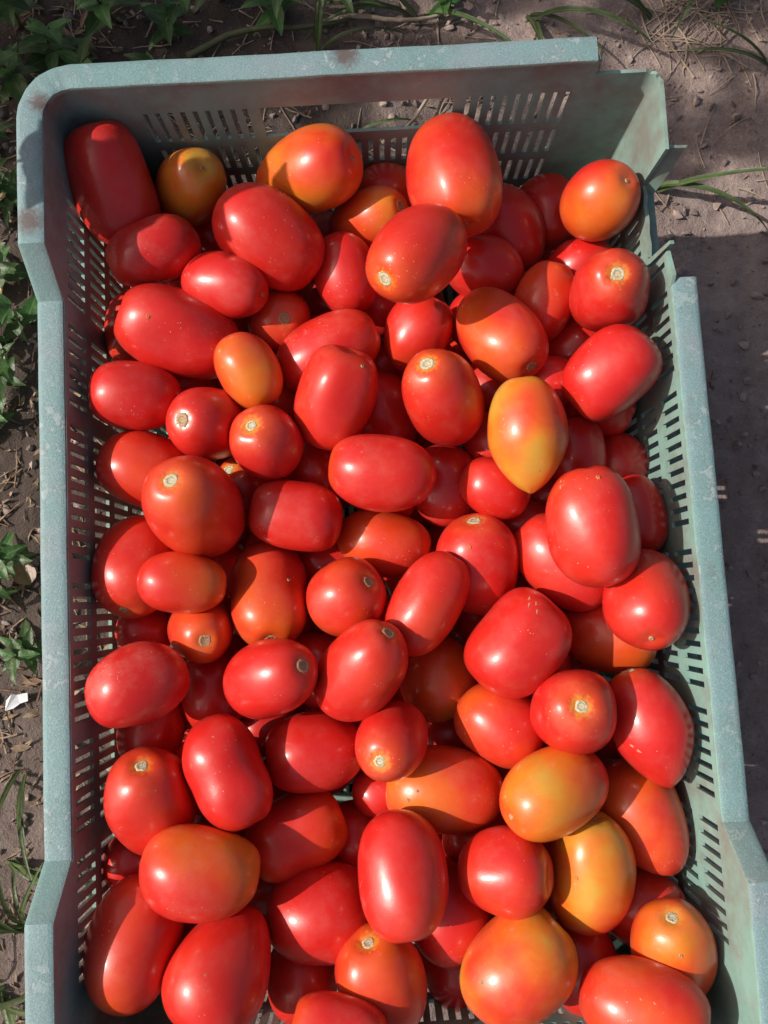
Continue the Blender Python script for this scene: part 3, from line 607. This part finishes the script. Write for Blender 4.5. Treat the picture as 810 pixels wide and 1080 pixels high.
 (111,(0.1523,-0.1692,-0.0492),(-0.3586,0.8762,-0.3219),0.0369,0.0269,0.42,0.3,'pear',0,'big orange-red tomato crossed by shadow, between the orange ones and the right wall'),
 (112,(0.1499,-0.2267,-0.0607),(0.8914,-0.295,0.3441),0.0277,0.0235,0.05,0.17,'plum',0,'shaded red tomato right of the upright orange one'),
 (113,(0.1565,-0.2402,-0.0232),(-0.1463,0.8087,0.5698),0.0355,0.0241,0.55,0.39,'round',1,'orange tomato with a green-rimmed stem scar in the bottom right'),
 (114,(0.131,-0.2592,0.0),(0.9254,-0.1879,0.3292),0.0355,0.0245,0.25,0.4,'plum',0,'speckled red-orange tomato cut off by the bottom edge at the right'),
 (115,(0.1088,-0.2566,-0.0521),(0.205,-0.8881,0.4115),0.0293,0.0229,0.05,0.14,'plum',0,'shaded red tomato between the yellow-orange and the speckled bottom ones'),
]
GROUP = 'plum tomatoes heaped in the crate'
SCAR = {1: (.0043, M_PALE), 2: (.0040, M_BROWN), 3: (.0015, M_BROWN)}
BLEMISH = {21: [[-0.0098, 0.0001, 0.0276, 3]], 29: [[0.0159, 0.0113, 0.0212, 1]], 46: [[-0.018, 0.0233, 0.012, 2], [0.001, 0.025, 0.0196, 3]], 54: [[0.0151, 0.0086, 0.0178, 1]], 61: [[-0.0075, 0.0096, 0.0268, 3]], 84: [[0.0041, 0.0228, 0.0163, 2], [0.0073, 0.0199, 0.0189, 2]], 87: [[-0.0147, -0.0092, 0.0171, 2]], 103: [[-0.0224, -0.0006, 0.0197, 1], [-0.0161, 0.004, 0.0225, 0]], 109: [[-0.0219, 0.0015, 0.0203, 1]], 110: [[-0.0127, 0.0031, 0.0219, 3]], 113: [[-0.0043, 0.0099, 0.0278, 1]], 114: [[-0.0063, 0.0104, 0.0208, 2], [0.0028, 0.0101, 0.0225, 2]]}
for (tid, P, ax, a, b, ripe, dust, shape, stem, label) in TOMATOES:
    me, top = tomato_mesh(shape, a, b, tid * 17 + 3)
    o = link('tomato', me, M_SKIN); o.matrix_world = orient(P, ax, (tid * 2.399) % 6.283)
    o.color = (ripe, (.35 + .5 * ((tid * 13) % 7) / 7) if stem == 1 else .12 if stem == 2 else 0.05, dust, 1)
    tag(o, label, 'tomato', GROUP)
    if stem:
        r, m = SCAR[stem]; r *= .85 + .35 * ((tid * 37) % 10) / 10
        sc = link('stem_scar', scar_mesh(r, tid), m, o, Matrix.Translation(Vector(top) - Vector((0, 0, .0001))))
    for (dx, dy, dz, kind) in BLEMISH.get(tid, ()):
        d = (o.matrix_world.to_3x3().inverted() @ Vector((dx, dy, dz))).normalized()
        co = np.array([v.co[:] for v in me.vertices]); kk = int(np.argmax((co @ np.array(d)) / np.linalg.norm(co, axis=1)))
        vv = me.vertices[kk]; mm = vv.normal.to_track_quat('Z', 'Y').to_matrix().to_4x4(); mm.translation = vv.co - vv.normal * .0004
        if kind == 2: mm = mm @ Matrix.Rotation(tid, 4, 'Z') @ Matrix.Diagonal((3.2, .7, .3, 1))
        link('blemish', scar_mesh((.0008, .0011, .0012, .0013)[kind], tid + kind), (M_BROWN, M_BROWN, M_TAN, M_FLECK)[kind], o, mm)
BURIED = [
 ((-0.1415,-0.2377,-0.0658),(0.8626,-0.3982,0.312),0.0291,0.0215),
 ((0.0675,-0.2381,-0.0659),(-0.2828,0.8994,0.3334),0.03,0.022),
 ((-0.1205,-0.1313,-0.0618),(0.8954,0.2915,0.3366),0.0328,0.0238),
 ((0.086,-0.0688,-0.0585),(-0.81,0.5799,-0.087),0.0321,0.0237),
 ((-0.1128,-0.1814,-0.0626),(-0.0274,-0.9218,0.3868),0.0294,0.0212),
 ((-0.04,-0.0724,-0.0594),(-0.8295,0.5496,-0.0999),0.0304,0.0234),
 ((0.1058,-0.1366,-0.0659),(0.4933,0.8518,-0.1763),0.0265,0.0209),
 ((-0.0722,0.1174,-0.064),(0.4226,-0.8581,0.2917),0.0276,0.0216),
 ((-0.1148,0.192,-0.0859),(-0.9649,-0.2209,0.1418),0.029,0.0221),
 ((0.0899,-0.0317,-0.0822),(0.8942,-0.4474,0.0147),0.0282,0.0209),
 ((0.1453,-0.1178,-0.0855),(-0.6588,0.6015,0.4518),0.0257,0.0215),
 ((-0.1358,0.0683,-0.0836),(-0.7496,-0.6034,-0.2719),0.0266,0.0212),
 ((-0.0086,-0.114,-0.0774),(0.6358,-0.7711,0.0345),0.0246,0.0208),
 ((0.1222,-0.1903,-0.0787),(-0.905,-0.4195,0.0705),0.029,0.0229),
 ((-0.014,-0.0397,-0.0726),(-0.3892,0.7921,0.4703),0.0295,0.0218),
 ((0.028,0.2086,-0.0819),(-0.5191,0.8188,-0.2451),0.0281,0.0206),
 ((-0.102,-0.0096,-0.0801),(0.3625,-0.9048,0.2235),0.0291,0.021),
 ((-0.0214,-0.234,-0.0819),(0.821,0.4443,0.3586),0.0321,0.0233),
 ((0.0025,0.0468,-0.0688),(0.5822,-0.7187,-0.3801),0.0266,0.022),
 ((0.0237,-0.0141,-0.0857),(-0.3537,0.9106,-0.2136),0.0265,0.0228),
 ((-0.1331,0.1291,-0.0822),(-0.8059,-0.5572,0.2002),0.0302,0.0234),
 ((0.0389,0.1257,-0.0858),(-0.1555,-0.9438,-0.2917),0.0284,0.0218),
 ((-0.0224,0.1405,-0.081),(0.8199,0.5698,-0.056),0.0254,0.022),
 ((-0.0677,-0.0374,-0.0847),(0.0649,0.9974,-0.0328),0.0251,0.021),
 ((-0.0772,-0.1722,-0.0853),(-0.7515,0.6576,0.0538),0.0295,0.0213),
 ((0.0792,0.1631,-0.0822),(-0.7836,0.4876,-0.385),0.025,0.0213),
 ((-0.1461,-0.0107,-0.0859),(-0.5742,0.8008,-0.1703),0.0285,0.0218),
 ((0.0689,-0.146,-0.1036),(0.9566,0.165,0.2401),0.0257,0.0222),
 ((0.0275,-0.2163,-0.0962),(-0.7677,-0.6168,-0.1737),0.0304,0.0226),
 ((-0.1077,-0.0723,-0.0958),(-0.2718,0.9498,0.1551),0.0285,0.0233),
 ((0.0556,0.0061,-0.1025),(0.6365,-0.7112,-0.2984),0.0267,0.0229),
 ((-0.0775,0.1284,-0.1017),(-0.9238,0.1376,-0.3574),0.03,0.022),
 ((-0.0661,0.0707,-0.0993),(-0.9173,0.1768,-0.3568),0.0247,0.0208),
 ((0.0917,0.0767,-0.1054),(-0.8747,-0.4836,-0.0328),0.0267,0.0232),
 ((0.0572,0.2357,-0.1028),(-0.4667,-0.8313,-0.3019),0.0243,0.0208),
 ((0.1381,0.0908,-0.1012),(-0.2329,0.9279,-0.2909),0.0264,0.0214),
 ((0.107,-0.2246,-0.1011),(0.3489,-0.8483,0.3984),0.0244,0.0211),
 ((-0.0232,0.0785,-0.0925),(-0.3318,0.904,0.2696),0.0274,0.022),
 ((0.1222,-0.0678,-0.0976),(0.7471,-0.5547,0.3662),0.0285,0.0231),
 ((-0.1183,-0.1511,-0.1023),(0.4393,0.8508,0.2886),0.0303,0.0225),
 ((-0.0454,-0.1261,-0.093),(-0.0926,-0.9134,0.3964),0.0301,0.0223),
 ((0.1031,-0.1725,-0.1054),(-0.9632,-0.2685,0.0122),0.0308,0.023),
 ((-0.0993,-0.2333,-0.1048),(0.9015,0.241,-0.3595),0.0293,0.0217),
 ((0.1466,0.0168,-0.1036),(-0.3382,0.907,-0.2508),0.0247,0.0209),
 ((-0.15,-0.085,-0.0974),(-0.0303,-0.9075,-0.4189),0.0267,0.0211),
 ((0.0711,-0.0526,-0.1036),(0.469,-0.852,0.2326),0.0275,0.0213),
 ((-0.0399,-0.0626,-0.0988),(0.3172,0.9375,0.1429),0.0258,0.0218),
 ((0.0281,0.0473,-0.1026),(0.665,0.6796,0.3097),0.0282,0.022),
 ((0.1447,-0.2296,-0.0986),(0.147,0.8725,-0.466),0.029,0.021),
 ((-0.1497,0.2326,-0.0772),(-0.4893,0.8155,0.309),0.0248,0.0208),
 ((-0.1195,0.0381,-0.1039),(-0.9861,-0.1277,-0.1064),0.0307,0.0232),
 ((-0.0717,0.0152,-0.1049),(0.8219,0.5654,-0.0698),0.0248,0.0207),
 ((0.0049,-0.081,-0.1023),(0.5595,0.7795,0.2815),0.0249,0.0211),
 ((-0.0289,0.2321,-0.0983),(-0.0147,-0.919,0.3941),0.0255,0.0211),
 ((0.0118,0.1427,-0.1224),(-0.763,-0.5607,0.3217),0.0294,0.024),
 ((-0.0596,0.2054,-0.1248),(-0.2618,0.8399,0.4755),0.0286,0.0235),
 ((-0.1305,0.0889,-0.1197),(-0.9245,-0.1987,0.3254),0.0245,0.0213),
 ((0.0123,-0.0415,-0.1231),(0.86,0.4391,0.26),0.027,0.0216),
 ((-0.0823,0.1683,-0.1281),(-0.4526,0.8897,-0.0599),0.0272,0.0208),
 ((-0.0351,0.1409,-0.1186),(0.0785,0.9963,0.0362),0.0253,0.0208),
 ((-0.0477,-0.0055,-0.1298),(0.4577,0.8791,0.1331),0.0267,0.0223),
 ((-0.0741,-0.1541,-0.1245),(-0.5845,0.7742,0.2428),0.0304,0.022),
 ((-0.0388,0.0609,-0.1295),(-0.778,-0.4377,0.4508),0.0305,0.0226),
 ((0.1321,-0.1368,-0.1214),(-0.9981,0.0603,-0.0084),0.0281,0.0231),
 ((0.0787,0.1548,-0.127),(-0.1459,0.8895,-0.4331),0.0314,0.0239),
 ((-0.0838,-0.0385,-0.1227),(-0.7676,0.5679,0.2972),0.0289,0.0227),
 ((0.0523,-0.2073,-0.1295),(0.6741,-0.6876,-0.2698),0.0293,0.0234),
 ((0.0327,0.0939,-0.1277),(-0.952,0.081,-0.2951),0.0286,0.0208),
 ((0.1446,-0.0371,-0.126),(-0.195,0.9754,0.1024),0.0262,0.0221),
 ((-0.1458,0.2203,-0.1227),(-0.2665,0.9183,0.2927),0.0328,0.0239),
 ((-0.1266,-0.1165,-0.1272),(0.9155,0.2403,0.3226),0.0286,0.0214),
 ((-0.0624,0.108,-0.1291),(-0.6789,0.6,-0.4233),0.0277,0.0215),
 ((-0.0755,-0.1043,-0.1244),(0.3146,-0.8842,-0.3451),0.0256,0.0221),
 ((0.0251,0.0166,-0.1351),(0.3776,-0.8564,0.3521),0.0278,0.0221),
 ((0.039,0.1919,-0.1468),(0.0537,0.9413,0.3333),0.0289,0.0216),
 ((-0.031,-0.1321,-0.155),(0.5583,0.6876,-0.4643),0.0294,0.0243),
 ((-0.1148,0.0198,-0.153),(0.5619,-0.7917,0.2398),0.03,0.0218),
 ((0.0078,-0.2072,-0.1351),(-0.1982,-0.9456,-0.2579),0.0277,0.0218),
 ((0.0659,-0.0483,-0.1545),(-0.5078,0.8488,0.1474),0.0245,0.0206),
 ((-0.1046,0.1707,-0.1546),(0.8705,-0.4291,-0.2411),0.0272,0.0206),
 ((-0.0347,0.167,-0.1536),(0.5601,0.7484,-0.3552),0.0299,0.0215),
 ((0.1338,0.1936,-0.1405),(-0.8031,-0.4969,-0.3288),0.0244,0.0206),
 ((0.1369,0.2295,-0.1521),(-0.9894,0.0131,-0.1445),0.0251,0.0213),
]
bm_ = [tomato_mesh('plum', .030, .0225, 900 + k, 26, 34)[0] for k in range(6)]
for k, (P, ax, a, b) in enumerate(BURIED):
    me = bm_[k % 6]; o = link('tomato', me, M_SKIN)
    o.matrix_world = orient(P, ax, k * 1.7) @ Matrix.Diagonal((b / .0225, b / .0225, a / .030, 1))
    o.color = (.02 + .14 * ((k * 7) % 5) / 5, .1, .1, 1)
    tag(o, 'red tomato buried under the top layer, glimpsed only through a dark gap', 'tomato', 'buried tomatoes seen through gaps')

# ------------------------------------------------------------------ weeds, grass and litter round the crate
def leaf_mesh(L, W, seed, tip=1.4, curl=.25, fold=.25, n=9):
    """a leaf blade along +y from its stalk, folded at the midrib, curling down"""
    r = random.Random(seed); V = []; Fc = []; tw = r.uniform(-.3, .3)
    for i in range(n):
        t = i / (n - 1); w = W * (math.sin(math.pi * min(1, t ** .75)) ** .8 * (1 - .25 * t) if 0 < t < 1 else .02) + .0004
        y = L * t; z = -curl * L * t * t + .02 * L * math.sin(t * 9 + seed); a = tw * t
        for k, s in enumerate((-1, -.5, 0, .5, 1)):
            x = s * w; zz = z + fold * abs(s) * w + .06 * w * math.sin(t * 14 + s * 3 + seed) * abs(s)
            V.append((x * math.cos(a) - (zz - z) * math.sin(a), y, z + x * math.sin(a) + (zz - z) * math.cos(a)))
    for i in range(n - 1):
        for k in range(4): b = i * 5 + k; Fc.append([b, b + 1, b + 6, b + 5])
    return mesh('leaf', V, Fc)
def blade_mesh(L, W, seed, bend=.6, n=12):
    r = random.Random(seed); V = []; Fc = []; sx = r.uniform(-.2, .2)
    for i in range(n):
        t = i / (n - 1); w = W * (1 - t) ** .6 * (.75 + .5 * min(1, t * 5)) + .00025; ang = 1.35 - bend * t * 1.6
        if i == 0: y = z = 0.0
        else: y += L / n * math.cos(ang); z += L / n * math.sin(ang)
        x = sx * L * t * t
        for s in (-1, 0, 1): V.append((x + s * w, y, z + abs(s) * w * .55))
    for i in range(n - 1):
        for k in range(2): b = i * 3 + k; Fc.append([b, b + 1, b + 4, b + 3])
    return mesh('blade', V, Fc)
def tube(pts, r0, r1, ns=6):
    V = []; Fc = []; n = len(pts)
    for i, p in enumerate(pts):
        d = (Vector(pts[min(i + 1, n - 1)]) - Vector(pts[max(i - 1, 0)])).normalized()
        e = d.orthogonal().normalized(); f = d.cross(e); r = r0 + (r1 - r0) * i / (n - 1)
        for k in range(ns): a = k / ns * 2 * math.pi; V.append(tuple(Vector(p) + e * r * math.cos(a) + f * r * math.sin(a)))
    for i in range(n - 1):
        for k in range(ns): l = (k + 1) % ns; Fc.append([i * ns + k, i * ns + l, (i + 1) * ns + l, (i + 1) * ns + k])
    Fc.append(list(range(ns))[::-1]); Fc.append([(n - 1) * ns + k for k in range(ns)]); return V, Fc
LEAVES = [leaf_mesh(.034, .0085, k, curl=.25 + .1 * k, fold=.3) for k in range(4)]
WIDE = [leaf_mesh(.036, .0115, 20 + k, curl=.2 + .08 * k, fold=.2) for k in range(3)]
PALE = [leaf_mesh(.040, .013, 40 + k, curl=.2, fold=.15) for k in range(2)]
BLADES = [blade_mesh(.13, .0024, 60 + k, bend=.55 + .2 * k) for k in range(4)]
for me in LEAVES + WIDE: me.materials.append(M_LEAF)
for me in PALE: me.materials.append(M_PLEAF)
for me in BLADES: me.materials.append(M_GRASS)
def weed(x, y, h, nl, kinds, label, seed, lean=(0, 0), size=1.0, group='broadleaf weeds round the crate', t0=.18):
    r = random.Random(seed); e = bpy.data.objects.new('weed_plant', None); COL.objects.link(e); e.location = (x, y, float(gz(x, y)) - .002)
    tag(e, label, 'weed', group)
    pts = [(lean[0] * t * t + .004 * math.sin(t * 5 + seed), lean[1] * t * t + .004 * math.cos(t * 4 + seed), h * t) for t in [i / 6 for i in range(7)]]
    V, Fc = tube(pts, .0022 * size ** .5, .0009); link('stem', mesh('stem', V, Fc), M_STEM, e)
    for k in range(nl):
        t = t0 + (1 - t0) * (k + .5) / nl; a = k * 2.4 + r.uniform(-.4, .4); p = Vector(pts[min(5, int(t * 6))]).lerp(Vector(pts[min(6, int(t * 6) + 1)]), (t * 6) % 1)
        s = size * r.uniform(.7, 1.2) * (1.1 - .35 * t); el = r.uniform(-.1, .55) + .25 * t
        m = Matrix.Translation(p) @ Matrix.Rotation(a, 4, 'Z') @ Matrix.Rotation(el, 4, 'X') @ Matrix.Rotation(r.uniform(-.3, .3), 4, 'Y') @ Matrix.Diagonal((s, s, s, 1))
        link('leaf', kinds[r.randrange(len(kinds))], None, e, m)
    return e
def tuft(x, y, n, label, seed, size=1.0, dirn=None, spread=3.14, group='grass tufts round the crate'):
    r = random.Random(seed); e = bpy.data.objects.new('grass_tuft', None); COL.objects.link(e); e.location = (x, y, float(gz(x, y)) - .003)
    tag(e, label, 'grass', group)
    for k in range(n):
        a = r.uniform(-math.pi, math.pi) if dirn is None else dirn + r.uniform(-spread, spread); s = size * r.uniform(.65, 1.15)
        m = Matrix.Translation((r.uniform(-.008, .008), r.uniform(-.008, .008), 0)) @ Matrix.Rotation(a, 4, 'Z') @ Matrix.Rotation(r.uniform(-.5, .1), 4, 'X') @ Matrix.Diagonal((s, s, s, 1))
        link('blade', BLADES[r.randrange(4)], None, e, m)
    return e
def litter(n, seed, area, name, label, cat, mat, lens, rad):
    r = random.Random(seed); V = []; Fc = []
    while n > 0:
        x = r.uniform(area[0], area[1]); y = r.uniform(area[2], area[3])
        if not outside(x, y, .2, .3): continue
        n -= 1; L = r.uniform(*lens); a = r.uniform(0, 6.3); c = r.uniform(-.35, .35); pts = []
        for i in range(5):
            t = i / 4 - .5; px, py = x + L * t * math.cos(a + c * t), y + L * t * math.sin(a + c * t)
            pts.append((px, py, float(gz(px, py)) + rad[1] + .002 * r.random()))
        v, f = tube(pts, r.uniform(*rad), rad[0], 4); b = len(V); V += v; Fc += [[i + b for i in q] for q in f]
    tag(link(name, mesh(name, V, Fc, False), mat), label, cat, kind='stuff')
def chips(n, seed, area, name, label, cat, mat, size):
    r = random.Random(seed); V = []; Fc = []
    while n > 0:
        x = r.uniform(area[0], area[1]); y = r.uniform(area[2], area[3])
        if not outside(x, y, .2, .3): continue
        n -= 1; s = r.uniform(*size); M = np.array(Euler((r.gauss(0, .45), r.gauss(0, .45), r.uniform(0, 6.3))).to_matrix()); b = len(V)
        pts = np.array([(-1, 0, 0), (-.4, -.35, .12), (.4, -.3, .1), (1, 0, -.1), (.35, .32, .14), (-.45, .3, .1)]) * s * np.array([1, r.uniform(.5, 1.1), 1])
        V += (pts @ M.T + np.array([x, y, float(gz(x, y)) + s * .22])).tolist(); Fc += [[b, b + 1, b + 2, b + 5], [b + 5, b + 2, b + 3, b + 4]]
    tag(link(name, mesh(name, V, Fc, False), mat), label, cat, kind='stuff')
WEEDS = [
    (-.322, .385, .070, 10, LEAVES, 'small narrow-leaved weed beside the top left corner post', (.01, -.01), .95),
    (-.305, .335, .050, 8, LEAVES, 'low narrow-leaved weed left of the upper left rim', (0, .01), .9),
    (-.318, .272, .050, 7, WIDE + PALE, 'weed with a pale broad leaf left of the bend in the left rim', (.012, 0), .85),
    (-.300, .232, .035, 6, LEAVES + WIDE, 'low dark weed just below the pale-leaved weed at left', (0, 0), .8),
    (-.312, .180, .045, 8, LEAVES, 'narrow-leaved weed by the left rim opposite the dark-scarred tomato', (.008, .01), .9),
    (-.322, .140, .030, 5, WIDE, 'small weed sprout at the left edge above the bare dark soil', (0, 0), .7),
    (-.312, .020, .055, 10, LEAVES, 'leafy green weed at the middle of the left edge', (.006, .004), .95),
    (-.300, -.052, .035, 9, LEAVES, 'bright green rosette weed above the white scrap at left', (.002, 0), .85),
    (-.300, .500, .090, 12, WIDE + LEAVES, 'broad-leaved shaded weed in the top left corner of the picture', (.02, 0), 1.1),
    (-.262, .470, .060, 9, WIDE, 'shaded broad-leaved weed just above the rounded rim corner', (.01, -.01), 1.1),
    (-.215, .505, .080, 12, WIDE + LEAVES, 'tall shaded weed above the left part of the far rim', (.01, -.02), 1.1),
    (-.165, .490, .050, 9, LEAVES + WIDE, 'dark leafy weed above the left slots of the far wall', (.02, 0), 1.0),
    (-.115, .525, .060, 8, LEAVES, 'thin dark weed near the top edge left of the grip hole', (0, -.01), 1.0),
    (-.300, .440, .060, 9, WIDE, 'shaded weed between the top left corner and the picture edge', (0, 0), 1.0),
    (-.020, .510, .050, 6, LEAVES, 'sparse weed at the top edge above the grip hole', (.03, 0), .9),
    (.085, .505, .045, 7, LEAVES, 'small leafy weed at the top edge right of the middle', (0, 0), .8),
    (.335, .500, .045, 5, WIDE, 'green leaf sprig in the top right corner', (-.01, 0), .8),
    (-.245, .440, .040, 10, LEAVES, 'low shaded weed hugging the rounded far left rim corner', (.01, 0), 1.0),
    (-.185, .440, .035, 8, LEAVES, 'low shaded weed above the far rim near its left end', (.01, 0), .9),
    (-.340, .465, .080, 12, WIDE + LEAVES, 'leafy shaded weed at the left edge beside the top corner', (.03, 0), 1.1),
    (-.335, .330, .060, 12, LEAVES, 'sunlit narrow-leaved weed at the left edge above the pale leaf', (.02, 0), 1.0),
    (-.335, .215, .050, 10, LEAVES, 'bushy narrow-leaved weed at the left edge below the pale leaf', (.02, 0), .9),
    (-.070, .505, .050, 9, LEAVES, 'shaded weed at the top edge above the left end of the grip hole', (.02, 0), 1.0),
    (-.335, .000, .050, 9, LEAVES, 'weed cut off by the left edge at mid height', (.02, 0), .9),
]
for k, (x, y, h, n, kinds, label, lean, size) in enumerate(WEEDS): weed(x, y, h, n + 4, kinds, label, 300 + k, lean, size * .82)
TUFTS = [
    (.160, .492, 4, 'grass tuft at the top edge left of the broken rim end', 1.0, -2.6, .9),
    (.275, .478, 2, 'wide grass blades reaching left over the soil above the broken corner', 1.25, 1.35, .25),
    (.268, .500, 3, 'upright grass tuft at the top edge right of the broken corner', 1.1, None, 3.1),
    (.325, .505, 2, 'single grass clump near the top right corner', .9, 2.9, .4),
    (.370, .418, 2, 'grass blade entering from the right edge above the dappled soil', .9, 1.5, .3),
    (.256, .322, 2, 'two dark blades lying on the soil right of the torn flap', .95, -1.75, .22),
    (.060, .500, 4, 'thin grass tuft above the middle of the far rim', .9, None, 3.1),
    (-.040, .470, 3, 'dry-looking grass clump just above the grip hole', .8, -1.3, 1.2),
    (-.305, -.150, 3, 'bent grass blade left of the lower left rim', .8, -2.9, .4),
    (-.315, -.215, 4, 'grass tuft by the lower bend of the left rim', .9, -2.0, 1.0),
    (-.305, -.270, 6, 'dense green grass tuft near the bottom left', .9, None, 3.1),
    (-.320, -.320, 7, 'green grass tuft in the bottom left corner of the picture', 1.0, None, 3.1),
    (.0, .385, 2, 'flattened blades seen through the grip hole', .8, -1.6, .3),
]
for k, (x, y, n, label, size, dr, sp) in enumerate(TUFTS): tuft(x, y, n, label, 500 + k, size, dr, sp)
# fallen stems above the far rim
for k, (x0, y0, x1, y1, label) in enumerate(((-.15, .468, .02, .500, 'long brown stem lying above the far rim, slanting up to the right'),
                                           (-.03, .486, .10, .498, 'thin dry stem lying along the top edge above the far rim'),
                                           (.02, .37, .075, .425, 'dry pale stalk on the soil seen through the grip hole'))):
    pts = [(x0 + (x1 - x0) * t, y0 + (y1 - y0) * t + .006 * math.sin(t * 6 + k), float(gz(x0 + (x1 - x0) * t, y0 + (y1 - y0) * t)) + .006 + .008 * math.sin(t * 3.1)) for t in [i / 9 for i in range(10)]]
    V, Fc = tube(pts, .0032 - .0006 * k, .0014); tag(link('fallen_stem', mesh('fallen_stem', V, Fc), (M_STEM, M_STRAW, M_STRAW)[k]), label, 'stem', 'fallen stems')
# scraps
V, Fc = plate([(-.011, -.003, 0), (-.004, -.005, .002), (.002, -.0042, .001), (.009, -.006, .004), (.012, .000, .005), (.004, .003, .004), (.001, .0055, .006), (-.006, .0035, .002)], (0, 0, 1), .0012)
o = tag(link('plastic_scrap', mesh('plastic_scrap', V, Fc, False), M_SCRAP), 'small white scrap lying on the soil at the left edge', 'scrap'); o.location = (-.310, -.092, float(gz(-.310, -.092)) + .004)
o.rotation_euler = (0, .15, .5)
dl = leaf_mesh(.028, .010, 77, curl=.5, fold=.5); dl.materials.append(M_DRYLEAF)
for k, (x, y, a, label) in enumerate(((-.304, .352, 2.2, 'curled tan dead leaf beside the upper left rim'), (-.296, .003, .4, 'orange-brown dead leaf by the middle of the left rim'), (-.318, .255, 1.0, 'brown dead leaf under the pale-leaved weed'))):
    o = tag(link('dead_leaf', dl), label, 'leaf', 'dead leaves on the soil'); o.location = (x, y, float(gz(x, y)) + .006); o.rotation_euler = (.2, .3, a)
litter(420, 21, (-.40, -.20, -.45, .62), 'twig_litter', 'dry twigs and stalk bits scattered on the soil left of the crate', 'litter', M_LITTER, (.008, .035), (.0005, .0011))
litter(420, 22, (-.30, .42, .30, .62), 'straw_litter', 'dry roots and straw bits on the soil beyond the far wall', 'litter', M_STRAW, (.008, .045), (.0004, .0009))
litter(46, 23, (.26, .34, .44, .51), 'root_tangle', 'tangle of fine dry roots on the soil above the broken corner', 'roots', M_STRAW, (.03, .07), (.0004, .0009))
chips(900, 24, (-.42, -.20, -.48, .62), 'leaf_litter', 'crumbled dead leaves covering the soil left of the crate', 'litter', M_LITTER, (.003, .010))
chips(260, 25, (-.25, .45, .30, .62), 'leaf_crumbs', 'sparse dead leaf crumbs on the soil beyond the crate', 'litter', M_LITTER, (.002, .006))

# ------------------------------------------------------------------ plants standing just out of the picture towards the sun; they shade the ground
def tree(x, y, hh, crown, nleaf, seed, label):
    r = random.Random(seed); e = bpy.data.objects.new('orchard_tree', None); COL.objects.link(e); e.location = (x, y, 0); tag(e, label, 'tree')
    cx, cy, cz, rx, ry, rz = crown
    V, Fc = tube([(0, 0, -.05), (.03, .01, hh * .35), (.0, .04, hh * .7), (.05, .05, hh)], .055, .025, 10); link('trunk', mesh('trunk', V, Fc), M_BARK, e)
    V = []; Fc = []; LV = []; LF = []
    lv = np.array([v.co[:] for v in WIDE[0].vertices]) * 1.25; lf = [list(p.vertices) for p in WIDE[0].polygons]
    for k in range(9):
        tgt = Vector((cx - x + r.uniform(-.7, .7) * rx, cy - y + r.uniform(-.7, .7) * ry, cz + r.uniform(-.5, .5) * rz)); s0 = Vector((.03, .04, hh * r.uniform(.5, .95)))
        pts = [tuple(s0.lerp(tgt, t) + Vector((0, 0, .12 * math.sin(t * 3.1)))) for t in [i / 7 for i in range(8)]]
        v, f = tube(pts, .014, .003, 6); b = len(V); V += v; Fc += [[i + b for i in q] for q in f]
    link('limbs', mesh('limbs', V, Fc), M_BARK, e)
    cl = [(r.uniform(-1, 1), r.uniform(-1, 1), r.uniform(-1, 1)) for _ in range(64)]
    for k in range(nleaf):
        c = cl[k % 64]; p = np.array([cx - x + rx * (c[0] + r.gauss(0, .11)), cy - y + ry * (c[1] + r.gauss(0, .11)), cz + rz * (c[2] + r.gauss(0, .2))])
        if p[1] + y - SUN.y / SUN.z * p[2] < .335 : continue
        M = np.array(Euler((r.gauss(-.3, .5), r.gauss(0, .5), r.uniform(0, 6.3))).to_matrix()) * r.uniform(.8, 1.4); b = len(LV)
        LV += (lv @ M.T + p).tolist(); LF += [[i + b for i in q] for q in lf]
    link('crown', mesh('crown', LV, LF), M_LEAF, e)
tree(-2.2, 1.0, 1.6, (-1.65, .66, 1.42, .85, .22, .16), 3600, 5, 'small leafy tree standing beyond the top left of the picture, shading the soil')
weed(-.350, .243, .425, 12, WIDE, 'tall broad-leaved weed standing just outside the left edge, shading the corner tomatoes', 801, (.035, .0), 1.7, t0=.86)
